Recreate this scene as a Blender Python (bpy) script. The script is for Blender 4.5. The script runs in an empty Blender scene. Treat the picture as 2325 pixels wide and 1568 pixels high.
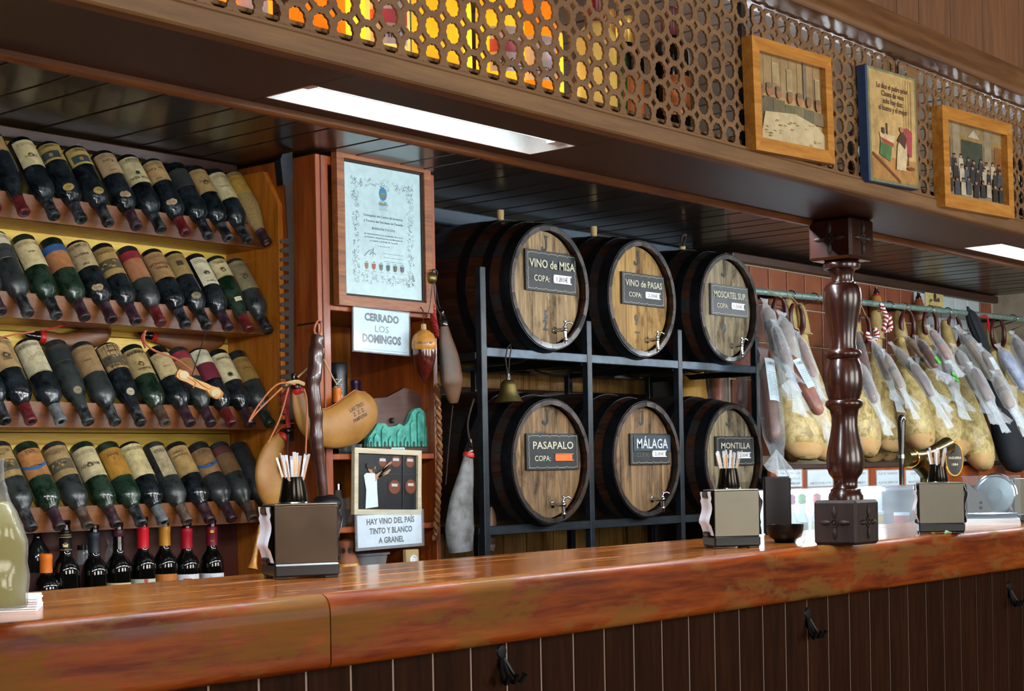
import bpy, bmesh, math, random
from mathutils import Matrix, Vector
random.seed(7)
SC = bpy.context.scene
COL = SC.collection
PI = math.pi
# ---------------------------------------------------------------- camera
F, CX, CY, TH, HZ = 3634.0, 1162.5, 784.0, math.radians(1.09), 285.0
PSI, ZC = math.radians(40.4), 1.277
D = Vector((math.cos(PSI), math.sin(PSI), 0)); R = Vector((math.sin(PSI), -math.cos(PSI), 0)); U = Vector((0, 0, 1))
CAM = Vector((0, 0, ZC))
cd = bpy.data.cameras.new('camera'); cam = bpy.data.objects.new('camera', cd); COL.objects.link(cam)
cd.sensor_width = 36; cd.lens = F / 2325 * 36
cd.shift_x = -math.sin(TH) * HZ / 2325; cd.shift_y = math.cos(TH) * HZ / 2325
cd.clip_start = 0.05; cd.clip_end = 60
ax = R * math.cos(TH) - U * math.sin(TH); ay = R * math.sin(TH) + U * math.cos(TH); az = -D
cam.matrix_world = Matrix(((ax.x, ay.x, az.x, 0), (ax.y, ay.y, az.y, 0), (ax.z, ay.z, az.z, ZC), (0, 0, 0, 1)))
SC.camera = cam
# ---------------------------------------------------------------- world, exposure, room lights
w = bpy.data.worlds.new('world'); SC.world = w; w.use_nodes = True
w.node_tree.nodes['Background'].inputs[0].default_value = (0.75, 0.85, 1.0, 1)
w.node_tree.nodes['Background'].inputs[1].default_value = 0.06
vs = SC.view_settings
vs.view_transform = 'Standard'; vs.look = 'None'; vs.gamma = 1; vs.use_curve_mapping = False; vs.exposure = 0.5
def area(name, loc, target, sx, sy, power, col):
    l = bpy.data.lights.new(name, 'AREA'); l.shape = 'RECTANGLE'; l.size = sx; l.size_y = sy; l.energy = power; l.color = col
    o = bpy.data.objects.new(name, l); COL.objects.link(o); o.location = loc
    o.rotation_euler = (Vector(target) - Vector(loc)).to_track_quat('-Z', 'Y').to_euler()
    return o
# daylight through the windows of the street wall behind the camera
area('window_daylight', (-1.9, -3.30, 1.9), (-1.9, 0, 1.75), 1.9, 1.7, 80, (1.0, 0.95, 0.88))
area('window_daylight', (2.4, -3.30, 1.9), (2.4, 0, 1.75), 1.9, 1.7, 80, (1.0, 0.95, 0.88))
area('window_daylight', (5.7, -3.30, 1.9), (5.7, 0, 1.75), 1.9, 1.7, 80, (1.0, 0.95, 0.88))
# ---------------------------------------------------------------- pixel -> place at a known depth
def ray(px, py):
    dx, dy = px - CX, py - CY
    u = dx * math.cos(TH) - dy * math.sin(TH); v = -dx * math.sin(TH) - dy * math.cos(TH) + HZ
    return F * D + u * R + v * U
def P(px, py, y): r = ray(px, py); return CAM + r * (y / r.y)
def PZ(px, py, z): r = ray(px, py); return CAM + r * ((z - ZC) / r.z)
def PX(px, py, x): r = ray(px, py); return CAM + r * (x / r.x)
# ---------------------------------------------------------------- materials
MATS = {}
def lin(c): return tuple(((x / 12.92) if x <= .04045 else ((x + .055) / 1.055) ** 2.4) for x in c)
def hexc(h): return lin(tuple(int(h[i:i + 2], 16) / 255 for i in (0, 2, 4)))
def newmat(name):
    m = bpy.data.materials.new(name); m.use_nodes = True; MATS[name] = m
    nt = m.node_tree; return m, nt, nt.nodes['Principled BSDF']
def c4(c):
    c = hexc(c) if isinstance(c, str) else c
    return (c[0], c[1], c[2], 1)
def coords(nt, scale, rnd=True):
    tc = nt.nodes.new('ShaderNodeTexCoord'); mp = nt.nodes.new('ShaderNodeMapping'); mp.inputs['Scale'].default_value = scale
    nt.links.new(tc.outputs['Object'], mp.inputs['Vector'])
    if rnd:
        oi = nt.nodes.new('ShaderNodeObjectInfo'); mu = nt.nodes.new('ShaderNodeMath'); mu.operation = 'MULTIPLY'; mu.inputs[1].default_value = 37.
        nt.links.new(oi.outputs['Random'], mu.inputs[0]); nt.links.new(mu.outputs[0], mp.inputs['Location'])
    return mp.outputs[0]
def noise(nt, vec, sc, det=4, rough=.55, dist=0):
    n = nt.nodes.new('ShaderNodeTexNoise'); n.inputs['Scale'].default_value = sc; n.inputs['Detail'].default_value = det
    n.inputs['Roughness'].default_value = rough; n.inputs['Distortion'].default_value = dist
    nt.links.new(vec, n.inputs['Vector']); return n.outputs['Fac']
def ramp(nt, fac, stops):
    r = nt.nodes.new('ShaderNodeValToRGB'); e = r.color_ramp.elements
    while len(e) < len(stops): e.new(0.5)
    for i, (p, c) in enumerate(stops): e[i].position = p; e[i].color = c4(c)
    nt.links.new(fac, r.inputs[0]); return r.outputs[0]
def mix(nt, fac, a, b, mode='MIX'):
    m = nt.nodes.new('ShaderNodeMix'); m.data_type = 'RGBA'; m.blend_type = mode
    for s, v in ((m.inputs[0], fac), (m.inputs[6], a), (m.inputs[7], b)):
        if isinstance(v, (int, float)): s.default_value = v
        elif isinstance(v, (tuple, str)): s.default_value = c4(v)
        else: nt.links.new(v, s)
    return m.outputs[2]
def bump(nt, b, fac, st, dist=.002):
    n = nt.nodes.new('ShaderNodeBump'); n.inputs['Strength'].default_value = st; n.inputs['Distance'].default_value = dist
    nt.links.new(fac, n.inputs['Height']); nt.links.new(n.outputs[0], b.inputs['Normal'])
def wood(name, dark, mid, light, rough=.4, axis='X', sc=1., coat=0., bmp=.3, wear=None, wearat=(.55, .62), wsc=6., wst=None, spec=.5):
    m, nt, b = newmat(name)
    s = {'X': (1.2, 14, 14), 'Y': (14, 1.2, 14), 'Z': (14, 14, 1.2)}[axis]
    v = coords(nt, tuple(a * sc for a in s))
    n1 = noise(nt, v, 2.2, 6, .62, .6); n2 = noise(nt, v, 9, 3, .6)
    c = ramp(nt, n1, [(.28, dark), (.5, mid), (.74, light)])
    c = mix(nt, .35, c, ramp(nt, n2, [(.35, dark), (.65, light)]))
    if wear:
        vw = coords(nt, wst or {'X': (.6, 1.3, 1.6), 'Y': (1.3, .6, 1.6), 'Z': (1.3, 1.3, .6)}[axis])
        nw = noise(nt, vw, wsc, 9, .68, .2)
        fw = ramp(nt, nw, [(wearat[0], (0, 0, 0)), (wearat[1], (1, 1, 1))])
        c = mix(nt, fw, c, mix(nt, .6, wear, mix(nt, 1., c, wear, 'OVERLAY')))
        mr = nt.nodes.new('ShaderNodeMapRange'); mr.inputs[3].default_value = rough; mr.inputs[4].default_value = min(1, rough + .35)
        nt.links.new(fw, mr.inputs[0]); nt.links.new(mr.outputs[0], b.inputs['Roughness'])
    else: b.inputs['Roughness'].default_value = rough
    nt.links.new(c, b.inputs['Base Color']); b.inputs['Specular IOR Level'].default_value = spec
    b.inputs['Coat Weight'].default_value = coat; b.inputs['Coat Roughness'].default_value = .12
    bump(nt, b, n2, bmp, .0015); return m
def plain(name, c, rough=.5, metal=0., var=.0, vsc=30., c2=None, bmp=0., coat=0., spec=None, scale=(1, 1, 1)):
    m, nt, b = newmat(name); b.inputs['Roughness'].default_value = rough; b.inputs['Metallic'].default_value = metal
    b.inputs['Coat Weight'].default_value = coat
    if spec is not None: b.inputs['Specular IOR Level'].default_value = spec
    if var or bmp:
        n = noise(nt, coords(nt, scale), vsc, 5, .6)
        cc = ramp(nt, n, [(.5 - .22, c), (.5 + .22, c2 or c)])
        nt.links.new(mix(nt, var, c, cc) if var else cc, b.inputs['Base Color'])
        if bmp: bump(nt, b, n, bmp)
    else: b.inputs['Base Color'].default_value = c4(c)
    return m
def emit(name, c, st):
    m, nt, b = newmat(name); b.inputs['Base Color'].default_value = c4(c); b.inputs['Emission Color'].default_value = c4(c); b.inputs['Emission Strength'].default_value = st
    return m
def printmat(name, dirt=.3, rough=.6, gloss=0.):
    m, nt, b = newmat(name); a = nt.nodes.new('ShaderNodeVertexColor'); a.layer_name = 'col'
    v = coords(nt, (1, 1, 1)); n = noise(nt, v, 45, 7, .65); n3 = noise(nt, v, 14, 4, .6)
    c = mix(nt, dirt, a.outputs[0], ramp(nt, n, [(.35, '5b4a33'), (.62, 'ffffff')]), 'MULTIPLY')
    c = mix(nt, dirt, c, ramp(nt, n3, [(.3, '6b5c48'), (.6, 'ffffff')]), 'MULTIPLY')
    nt.links.new(c, b.inputs['Base Color']); b.inputs['Roughness'].default_value = rough; b.inputs['Coat Weight'].default_value = gloss
    b.inputs['Coat Roughness'].default_value = .1
    return m
def clear(name, tint, alpha=.25, rough=.08, bmp=0., vsc=30, white=.3, rim=.55):
    """thin clear film or glass: see-through with a glossy skin and a little milky scatter"""
    m, nt, b = newmat(name); nt.nodes.remove(b); out = nt.nodes['Material Output']
    tr = nt.nodes.new('ShaderNodeBsdfTransparent'); tr.inputs[0].default_value = c4(tint)
    gl = nt.nodes.new('ShaderNodeBsdfPrincipled'); gl.inputs['Base Color'].default_value = (white, white * 1.06, white * 1.12, 1); gl.inputs['Roughness'].default_value = rough
    gl.inputs['Specular IOR Level'].default_value = .9
    mx = nt.nodes.new('ShaderNodeMixShader')
    lw = nt.nodes.new('ShaderNodeLayerWeight'); lw.inputs[0].default_value = .35
    mr = nt.nodes.new('ShaderNodeMapRange'); mr.inputs[3].default_value = alpha; mr.inputs[4].default_value = min(1, alpha + rim)
    nt.links.new(lw.outputs['Facing'], mr.inputs[0]); nt.links.new(mr.outputs[0], mx.inputs[0])
    if bmp: 
        n = noise(nt, coords(nt, (1, 1, 1)), vsc, 4, .6); bump(nt, gl, n, bmp, .01)
    nt.links.new(tr.outputs[0], mx.inputs[1]); nt.links.new(gl.outputs[0], mx.inputs[2]); nt.links.new(mx.outputs[0], out.inputs[0])
    return m
def tinted(name, c, st=.6, rough=.12):
    """coloured bottle full of liquid, lets the lamp behind it glow through"""
    m, nt, b = newmat(name); out = nt.nodes['Material Output']
    b.inputs['Base Color'].default_value = c4(c); b.inputs['Roughness'].default_value = rough
    t = nt.nodes.new('ShaderNodeBsdfTranslucent'); t.inputs[0].default_value = c4(c)
    mx = nt.nodes.new('ShaderNodeMixShader'); mx.inputs[0].default_value = st
    nt.links.new(b.outputs[0], mx.inputs[1]); nt.links.new(t.outputs[0], mx.inputs[2]); nt.links.new(mx.outputs[0], out.inputs[0]); return m
def dusty(name, c, dust, amt=(.45, .75), rough=.18, sc=22, r2=.75):
    m, nt, b = newmat(name); v = coords(nt, (1, 1, 1)); n = noise(nt, v, sc, 8, .7)
    f = ramp(nt, n, [(amt[0], (0, 0, 0)), (amt[1], (1, 1, 1))])
    nt.links.new(mix(nt, f, c, dust), b.inputs['Base Color'])
    mr = nt.nodes.new('ShaderNodeMapRange'); mr.inputs[3].default_value = rough; mr.inputs[4].default_value = r2
    nt.links.new(f, mr.inputs[0]); nt.links.new(mr.outputs[0], b.inputs['Roughness']); return m
M = MATS
# ---------------------------------------------------------------- geometry helper
class G:
    def __init__(s): s.v = []; s.f = []
    def add(s, vs, fs, X=None):
        o = len(s.v)
        s.v += [tuple(X @ Vector(p)) for p in vs] if X is not None else [tuple(p) for p in vs]
        s.f += [tuple(i + o for i in f) for f in fs]; return s
    def box(s, a, b, ch=0., X=None):
        (x0, y0, z0), (x1, y1, z1) = [tuple(min(p, q) for p, q in zip(a, b)), tuple(max(p, q) for p, q in zip(a, b))]
        if ch <= 0:
            vs = [(x, y, z) for z in (z0, z1) for x, y in ((x0, y0), (x1, y0), (x1, y1), (x0, y1))]
            return s.add(vs, [(3, 2, 1, 0), (4, 5, 6, 7), (0, 1, 5, 4), (1, 2, 6, 5), (2, 3, 7, 6), (3, 0, 4, 7)], X)
        ch = min(ch, (x1 - x0) * .45, (y1 - y0) * .45, (z1 - z0) * .45)
        vs = []; 
        rings = [(z0, ch), (z0 + ch, 0), (z1 - ch, 0), (z1, ch)]
        for z, i in rings:
            c = ch
            vs += [(x0 + c, y0 + i, z), (x1 - c, y0 + i, z), (x1 - i, y0 + c, z), (x1 - i, y1 - c, z), (x1 - c, y1 - i, z), (x0 + c, y1 - i, z), (x0 + i, y1 - c, z), (x0 + i, y0 + c, z)]
        fs = [tuple(range(7, -1, -1)), tuple(range(24, 32))]
        for k in range(3):
            for j in range(8):
                a_, b_ = k * 8 + j, k * 8 + (j + 1) % 8
                fs.append((a_, b_, b_ + 8, a_ + 8))
        return s.add(vs, fs, X)
    def lathe(s, prof, n=20, X=None, sx=1., sy=1.):
        vs = []; fs = []; idx = []
        for r, z in prof:
            if r <= 1e-6: idx.append([len(vs)]); vs.append((0, 0, z))
            else:
                idx.append(list(range(len(vs), len(vs) + n)))
                vs += [(r * sx * math.cos(2 * PI * k / n), r * sy * math.sin(2 * PI * k / n), z) for k in range(n)]
        for a, b in zip(idx, idx[1:]):
            for k in range(n):
                k2 = (k + 1) % n
                if len(a) == 1 and len(b) == 1: continue
                if len(a) == 1: fs.append((a[0], b[k2], b[k]))
                elif len(b) == 1: fs.append((a[k], a[k2], b[0]))
                else: fs.append((a[k], a[k2], b[k2], b[k]))
        return s.add(vs, fs, X)
    def tube(s, pts, r, n=8, X=None, flat=1., caps=True):
        pts = [Vector(p) for p in pts]; m = len(pts); rs = r if isinstance(r, (list, tuple)) else [r] * m
        vs = []; fs = []; prev = None
        for i, p in enumerate(pts):
            t = (pts[min(i + 1, m - 1)] - pts[max(i - 1, 0)]).normalized()
            if prev is None:
                h = Vector((0, 0, 1)) if abs(t.z) < .9 else Vector((0, 1, 0)); a = t.cross(h).normalized()
            else: a = (prev - t * prev.dot(t)).normalized()
            prev = a; b = t.cross(a)
            for k in range(n):
                q = 2 * PI * k / n; vs.append(p + a * (rs[i] * math.cos(q)) + b * (rs[i] * flat * math.sin(q)))
        for i in range(m - 1):
            for k in range(n):
                k2 = (k + 1) % n; fs.append((i * n + k, i * n + k2, (i + 1) * n + k2, (i + 1) * n + k))
        if caps: fs += [tuple(range(n - 1, -1, -1)), tuple(range((m - 1) * n, m * n))]
        return s.add(vs, fs, X)
    def prism(s, poly, h, X=None, h0=0.):
        n = len(poly)
        vs = [(x, y, h0) for x, y in poly] + [(x, y, h) for x, y in poly]
        fs = [tuple(range(n - 1, -1, -1)), tuple(range(n, 2 * n))] + [(i, (i + 1) % n, n + (i + 1) % n, n + i) for i in range(n)]
        return s.add(vs, fs, X)
    def torus(s, Rr, r, n=24, k=8, X=None, arc=2 * PI):
        vs = []; fs = []; full = abs(arc - 2 * PI) < 1e-6; m = n if full else n + 1
        for i in range(m):
            a = arc * i / n
            for j in range(k):
                q = 2 * PI * j / k; vs.append(((Rr + r * math.cos(q)) * math.cos(a), (Rr + r * math.cos(q)) * math.sin(a), r * math.sin(q)))
        for i in range(n):
            i2 = (i + 1) % m
            for j in range(k): fs.append((i * k + j, i2 * k + j, i2 * k + (j + 1) % k, i * k + (j + 1) % k))
        return s.add(vs, fs, X)
    def loft(s, secs, n=16, X=None, pw=2.):
        """closed skin through ellipse sections (cx, cy, cz, rx, ry) stacked along z"""
        vs = []; fs = []
        for cx, cy, cz, rx, ry in secs:
            for k in range(n):
                q = 2 * PI * k / n; c, d = math.cos(q), math.sin(q)
                vs.append((cx + rx * math.copysign(abs(c) ** (2 / pw), c), cy + ry * math.copysign(abs(d) ** (2 / pw), d), cz))
        m = len(secs)
        for i in range(m - 1):
            for k in range(n):
                k2 = (k + 1) % n; fs.append((i * n + k, i * n + k2, (i + 1) * n + k2, (i + 1) * n + k))
        fs += [tuple(range(n - 1, -1, -1)), tuple(range((m - 1) * n, m * n))]
        return s.add(vs, fs, X)
    def grid(s, fn, nu, nv):
        vs = [fn(i / nu, j / nv) for j in range(nv + 1) for i in range(nu + 1)]
        fs = [(j * (nu + 1) + i, j * (nu + 1) + i + 1, (j + 1) * (nu + 1) + i + 1, (j + 1) * (nu + 1) + i) for j in range(nv) for i in range(nu)]
        return s.add(vs, fs)
    def mesh(s, name, smooth=35, off=None):
        me = bpy.data.meshes.new(name)
        vs = s.v if off is None else [(x - off[0], y - off[1], z - off[2]) for x, y, z in s.v]
        me.from_pydata(vs, [], s.f); me.update()
        if smooth:
            me.shade_smooth()
            try: me.set_sharp_from_angle(angle=math.radians(smooth))
            except Exception: pass
        return me
def frame(o, z, x=(1, 0, 0)):
    z = Vector(z).normalized(); x = Vector(x); x = (x - z * x.dot(z)).normalized(); y = z.cross(x)
    return Matrix(((x.x, y.x, z.x, o[0]), (x.y, y.y, z.y, o[1]), (x.z, y.z, z.z, o[2]), (0, 0, 0, 1)))
T = Matrix.Translation
def RX(a): return Matrix.Rotation(math.radians(a), 4, 'X')
def RY(a): return Matrix.Rotation(math.radians(a), 4, 'Y')
def RZ(a): return Matrix.Rotation(math.radians(a), 4, 'Z')
# ---------------------------------------------------------------- objects
def tag(o, label, cat, group=None):
    o['label'] = label; o['category'] = cat
    if group: o['group'] = group
    return o
def obj(name, me, mat, parent=None):
    o = bpy.data.objects.new(name, me); COL.objects.link(o)
    if mat:
        if not me.materials: me.materials.append(M[mat])
    if parent: o.parent = parent
    return o
def part(name, g, mat, parent, smooth=35, wp=False):
    """mesh part of a thing; wp=True: geometry given in world coordinates"""
    off = None
    if wp:
        off = Vector(parent.get('_o', (0, 0, 0)))
    o = obj(name, g.mesh(name, smooth, off), mat, parent); return o
def thing(name, label, cat, loc=(0, 0, 0), rz=0., group=None):
    o = bpy.data.objects.new(name, None); COL.objects.link(o); o.location = loc; o.rotation_euler = (0, 0, rz); o.empty_display_size = .05
    tag(o, label, cat, group); return o
def wthing(name, label, cat, loc, group=None):
    """thing whose parts are modelled in world coordinates"""
    o = thing(name, label, cat, loc, 0, group); OFF[o.name] = Vector(loc); return o
OFF = {}
def wpart(name, g, mat, parent, smooth=35):
    off = OFF.get(parent.name)
    if off is None: off = OFF.get(parent.parent.name) if parent.parent else Vector((0, 0, 0))
    return obj(name, g.mesh(name, smooth, off), mat, parent)
def solo(name, g, mat, label, cat, group=None, smooth=35, loc=None):
    """thing that is one mesh, modelled in world coordinates; origin at its base"""
    if loc is None:
        xs = [p[0] for p in g.v]; ys = [p[1] for p in g.v]; zs = [p[2] for p in g.v]
        loc = ((min(xs) + max(xs)) / 2, (min(ys) + max(ys)) / 2, min(zs))
    o = obj(name, g.mesh(name, smooth, loc), mat); o.location = loc; OFF[o.name] = Vector(loc)
    return tag(o, label, cat, group)
def struct(name, g=None, mat=None, parent=None, smooth=35):
    o = obj(name, g.mesh(name, smooth), mat) if g else bpy.data.objects.new(name, None)
    if not g: COL.objects.link(o)
    o['kind'] = 'structure'; return o
def copyt(root, loc, rz=None, label=None, group=None):
    r = root.copy(); COL.objects.link(r); r.location = loc
    if rz is not None: r.rotation_euler = (0, 0, rz)
    if label: r['label'] = label
    if group: r['group'] = group
    for ch in list(root.children):
        c = ch.copy(); COL.objects.link(c); c.parent = r
        for g_ in list(ch.children):
            d_ = g_.copy(); COL.objects.link(d_); d_.parent = c
    return r
# ---------------------------------------------------------------- flat print (lettering, drawings) as coloured faces
TXT = {}
def textgeo(s, bold=0.):
    key = (s, bold)
    if key in TXT: return TXT[key]
    cu = bpy.data.curves.new('t', 'FONT'); cu.body = s; cu.size = 1; cu.resolution_u = 2; cu.offset = bold
    o = bpy.data.objects.new('t', cu); COL.objects.link(o)
    me = o.to_mesh(); vs = [(v.co.x, v.co.y) for v in me.vertices]; fs = [tuple(p.vertices) for p in me.polygons]
    o.to_mesh_clear(); bpy.data.objects.remove(o); bpy.data.curves.remove(cu)
    if vs:
        x0 = min(v[0] for v in vs); x1 = max(v[0] for v in vs)
    else: x0 = x1 = 0
    TXT[key] = (vs, fs, x0, x1); return TXT[key]
class Pr:
    """a print: 2-D shapes (u right, v up) laid on a surface by fn(u, v, lift)"""
    def __init__(s, fn, eps=.0003): s.fn = fn; s.v = []; s.f = []; s.c = []; s.e = eps; s.k = 1
    def _put(s, vs, fs, col):
        col = hexc(col) if isinstance(col, str) else col
        o = len(s.v); L = s.e * s.k; s.k += 1
        s.v += [tuple(s.fn(u, v, L)) for u, v in vs]
        for f in fs: s.f.append(tuple(i + o for i in f)); s.c.append((col[0], col[1], col[2], 1))
        return s
    def poly(s, pts, col): return s._put(pts, [tuple(range(len(pts)))], col)
    def rect(s, u0, v0, u1, v1, col, nu=1, rag=0.):
        vs = [(u0 + (u1 - u0) * i / nu, v + (random.uniform(-rag, rag) if rag else 0)) for v in (v0, v1) for i in range(nu + 1)]
        return s._put(vs, [(i, i + 1, nu + 2 + i, nu + 1 + i) for i in range(nu)], col)
    def ell(s, u, v, a, b, col, n=14, rings=1, rot=0., wob=0.):
        c, d = math.cos(rot), math.sin(rot); vs = [(u, v)]; fs = []
        ww = [1 + random.uniform(-wob, wob) for _ in range(n)]
        for r in range(1, rings + 1):
            for k in range(n):
                q = 2 * PI * k / n; x, y = a * ww[k] * math.cos(q) * r / rings, b * ww[k] * math.sin(q) * r / rings
                vs.append((u + x * c - y * d, v + x * d + y * c))
        for k in range(n):
            k2 = (k + 1) % n; fs.append((0, 1 + k, 1 + k2))
            for r in range(rings - 1): fs.append((1 + r * n + k, 1 + (r + 1) * n + k, 1 + (r + 1) * n + k2, 1 + r * n + k2))
        return s._put(vs, fs, col)
    def ring(s, u, v, a, b, w, col, n=20):
        vs = []; 
        for k in range(n):
            q = 2 * PI * k / n; vs += [(u + a * math.cos(q), v + b * math.sin(q)), (u + (a - w) * math.cos(q), v + (b - w) * math.sin(q))]
        return s._put(vs, [(2 * k, 2 * ((k + 1) % n), 2 * ((k + 1) % n) + 1, 2 * k + 1) for k in range(n)], col)
    def line(s, pts, w, col):
        vs = []; fs = []
        for i, (u, v) in enumerate(pts):
            a = pts[max(i - 1, 0)]; b = pts[min(i + 1, len(pts) - 1)]; dx, dy = b[0] - a[0], b[1] - a[1]; L = math.hypot(dx, dy) or 1
            nx, ny = -dy / L * w / 2, dx / L * w / 2; vs += [(u + nx, v + ny), (u - nx, v - ny)]
        fs = [(2 * i, 2 * i + 1, 2 * i + 3, 2 * i + 2) for i in range(len(pts) - 1)]
        return s._put(vs, fs, col)
    def text(s, t, u, v, h, col, fit=None, rot=0., al='c', wx=1., b=.008):
        """capital height h, centred on (u, v); fit = width in metres"""
        vs, fs, x0, x1 = textgeo(t, b)
        if not vs: return s
        k = h / .70; kx = k * wx
        if fit: kx = fit / max(1e-6, x1 - x0)
        off = {'c': (x0 + x1) / 2, 'l': x0, 'r': x1}[al]; c, d = math.cos(rot), math.sin(rot)
        pts = []
        for x, y in vs:
            X_, Y_ = (x - off) * kx, (y - .35) * k; pts.append((u + X_ * c - Y_ * d, v + X_ * d + Y_ * c))
        return s._put(pts, fs, col)
    def lines(s, u0, u1, v, h, n, col, gap=None, w=None):
        """rows of illegible small print"""
        for i in range(n):
            y = v - i * (gap or h * 1.7); x = u0
            vs = []; fs = []
            while x < u1 - h:
                L = random.uniform(1.5, 5) * h; L = min(L, u1 - x); o = len(vs)
                vs += [(x, y), (x + L, y), (x + L, y + h * .55), (x, y + h * .55)]; fs.append((o, o + 1, o + 2, o + 3)); x += L + h * .8
            s._put(vs, fs, col); s.k -= 1
        s.k += 1; return s
    def make(s, name, mat, parent=None, off=None):
        me = bpy.data.meshes.new(name); vs = s.v if off is None else [(x - off[0], y - off[1], z - off[2]) for x, y, z in s.v]
        me.from_pydata(vs, [], s.f); at = me.color_attributes.new('col', 'FLOAT_COLOR', 'CORNER')
        flat = []
        for p, c in zip(me.polygons, s.c): flat += list(c) * p.loop_total
        at.data.foreach_set('color', flat); me.update()
        return obj(name, me, mat, parent)
    def wmake(s, name, mat, parent):
        off = OFF.get(parent.name)
        if off is None: off = OFF.get(parent.parent.name)
        return s.make(name, mat, parent, off)
def onplane(o, ux, uy):
    o, ux, uy = Vector(o), Vector(ux).normalized(), Vector(uy).normalized(); n = ux.cross(uy)
    return lambda u, v, e: o + ux * u + uy * v + n * e
def oncyl(r, X=None, a0=0.):
    """wrap round a z axis: u = arc length from angle a0, v = height"""
    def fn(u, v, e):
        a = a0 + u / r; p = Vector(((r + e) * math.cos(a), (r + e) * math.sin(a), v)); return X @ p if X is not None else p
    return fn
def wob(pts, a): return [(x + random.uniform(-a, a), y + random.uniform(-a, a)) for x, y in pts]
def arc(c, r, a0, a1, n=8, pl='xz'):
    o = []
    for i in range(n + 1):
        a = math.radians(a0 + (a1 - a0) * i / n); o.append((c[0] + r * math.cos(a), c[1], c[2] + r * math.sin(a)) if pl == 'xz' else (c[0], c[1] + r * math.cos(a), c[2] + r * math.sin(a)))
    return o
def bez(pts, n=24):
    """smooth curve through points (Catmull-Rom)"""
    pts = [Vector(p) for p in pts]; q = [pts[0]] + pts + [pts[-1]]; o = []; m = len(pts) - 1
    for i in range(m):
        for k in range(max(2, n // m)):
            t = k / max(2, n // m); a, b, c, d = q[i], q[i + 1], q[i + 2], q[i + 3]
            o.append(.5 * ((2 * b) + (c - a) * t + (2 * a - 5 * b + 4 * c - d) * t * t + (3 * b - a - 3 * c + d) * t ** 3))
    o.append(pts[-1]); return o
ORD = ['first', 'second', 'third', 'fourth', 'fifth', 'sixth', 'seventh', 'eighth', 'ninth', 'tenth', 'eleventh', 'twelfth', 'thirteenth', 'fourteenth', 'fifteenth', 'sixteenth', 'seventeenth', 'eighteenth', 'nineteenth', 'twentieth']
# ================================================================ materials
wood('ceiling_wood', '150c08', '23160f', '35261a', .33, 'Y', 1., .3, .3)
plain('red_panel', '3d120a', .5, var=.6, vsc=6, c2='4f1a0e')
plain('maroon_paint', '2c1613', .42, var=.5, vsc=8, c2='361c17')
wood('hardboard', '5d3f24', '71502e', '8d6a3e', .55, 'X', .6, 0, .4)
wood('bulkhead_wood', '51341f', '6b4629', '805632', .5, 'Z', .5, .1, .15)
wood('moulding_wood', '4c3020', '6a4629', '85603a', .45, 'X', .5, .15, .15)
wood('counter_wood', '3c1105', '782c08', 'a8560f', .40, 'X', .55, .06, .3, wear='93702c', wearat=(.49, .575), wsc=3.2, wst=(1.5, 3., 4.2), spec=.2)
wood('counter_top_wood', '5c2209', '9a4a10', 'c27a26', .22, 'X', .5, .6, .08, wear='d2a663', wearat=(.585, .62), wsc=7, wst=(.35, 5, 5))
wood('bar_board_wood', '1a0c05', '281308', '361d0c', .6, 'Z', .7, 0., .2, spec=.06)
plain('groove_strip', 'a08a7c', .7)
wood('pine_yellow', 'b88f2a', 'dcb640', 'f2d868', .5, 'X', .8, .05, .1)
wood('pine_orange', '84400a', 'b36414', 'cf882a', .42, 'Z', .7, .12, .15)
wood('rack_wood', '4a2206', '6d390b', '8a5016', .45, 'X', .8, .08, .15)
wood('cabinet_wood', '5e220a', '8a3a0e', 'ad5a18', .4, 'Z', .7, .15, .12)
wood('trim_dark_wood', '1c0f0a', '2e1a12', '46291c', .45, 'X', .7, .2, .2)
wood('oak_frame', '9a5f1e', 'c2822f', 'd59c48', .35, 'X', 1.2, .3, .1)
wood('red_frame', '5a2a10', '8a4c22', 'a86a34', .4, 'X', 1.2, .15, .1)
wood('column_wood', '170805', '2b0f09', '40190e', .27, 'Z', .8, .35, .0)
wood('carved_wood', '120a08', '22130e', '33201a', .6, 'Z', 2., 0, .6)
wood('barrel_wood', '0c0705', '1e0f07', '4d240c', .36, 'Y', .8, .2, .3, wear='090808', wearat=(.44, .58), wsc=4)
wood('barrel_head_wood', '4a3822', '8d7350', 'bb9f70', .6, 'Z', .9, 0, .5, wear='4a3c2a', wearat=(.50, .66), wsc=8)
wood('barrel_head_gold', '6a4a20', '9c783c', 'bf9a58', .6, 'Z', .9, 0, .5, wear='54412a', wearat=(.50, .66), wsc=8)
wood('barrel_head_grey', '463b28', '7d6f52', 'a8997a', .6, 'Z', .9, 0, .5, wear='3a3024', wearat=(.48, .64), wsc=8)
wood('barrel_head_brown', '40301c', '705434', 'a27e50', .6, 'Z', .9, 0, .5, wear='33281c', wearat=(.48, .64), wsc=8)
wood('box_wood', '5c3d18', '8a6428', 'b0894a', .5, 'Z', .8, .1, .3)
wood('walnut', '24110b', '43241a', '5a3526', .4, 'X', 1.2, .3, .2)
wood('acorn_wood', '2c0b08', '4a130d', '5f1e14', .15, 'Z', .8, .9, .02)
wood('stick_wood', '25100c', '3b1a15', '553028', .3, 'Z', 1.2, .4, .5)
plain('iron_black', '15171a', .42, .6, var=.6, vsc=18, c2='2a2f35', bmp=.3)
plain('hoop_iron', '101114', .36, .7, var=.6, vsc=22, c2='24272c', bmp=.25)
plain('iron_blue_reflection', '1d262e', .36, .25, var=.8, vsc=14, c2='4a6074', bmp=.3); plain('iron_post', '0f1317', .36, .3, var=.8, vsc=14, c2='27323c', bmp=.3)  # first iron: bluish reflected light put into the colour of the upper front bars
plain('chrome', 'c9ced2', .12, 1.)
plain('brushed_steel', '8d8a84', .3, 1., var=.5, vsc=14, c2='6f6a62')
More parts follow.
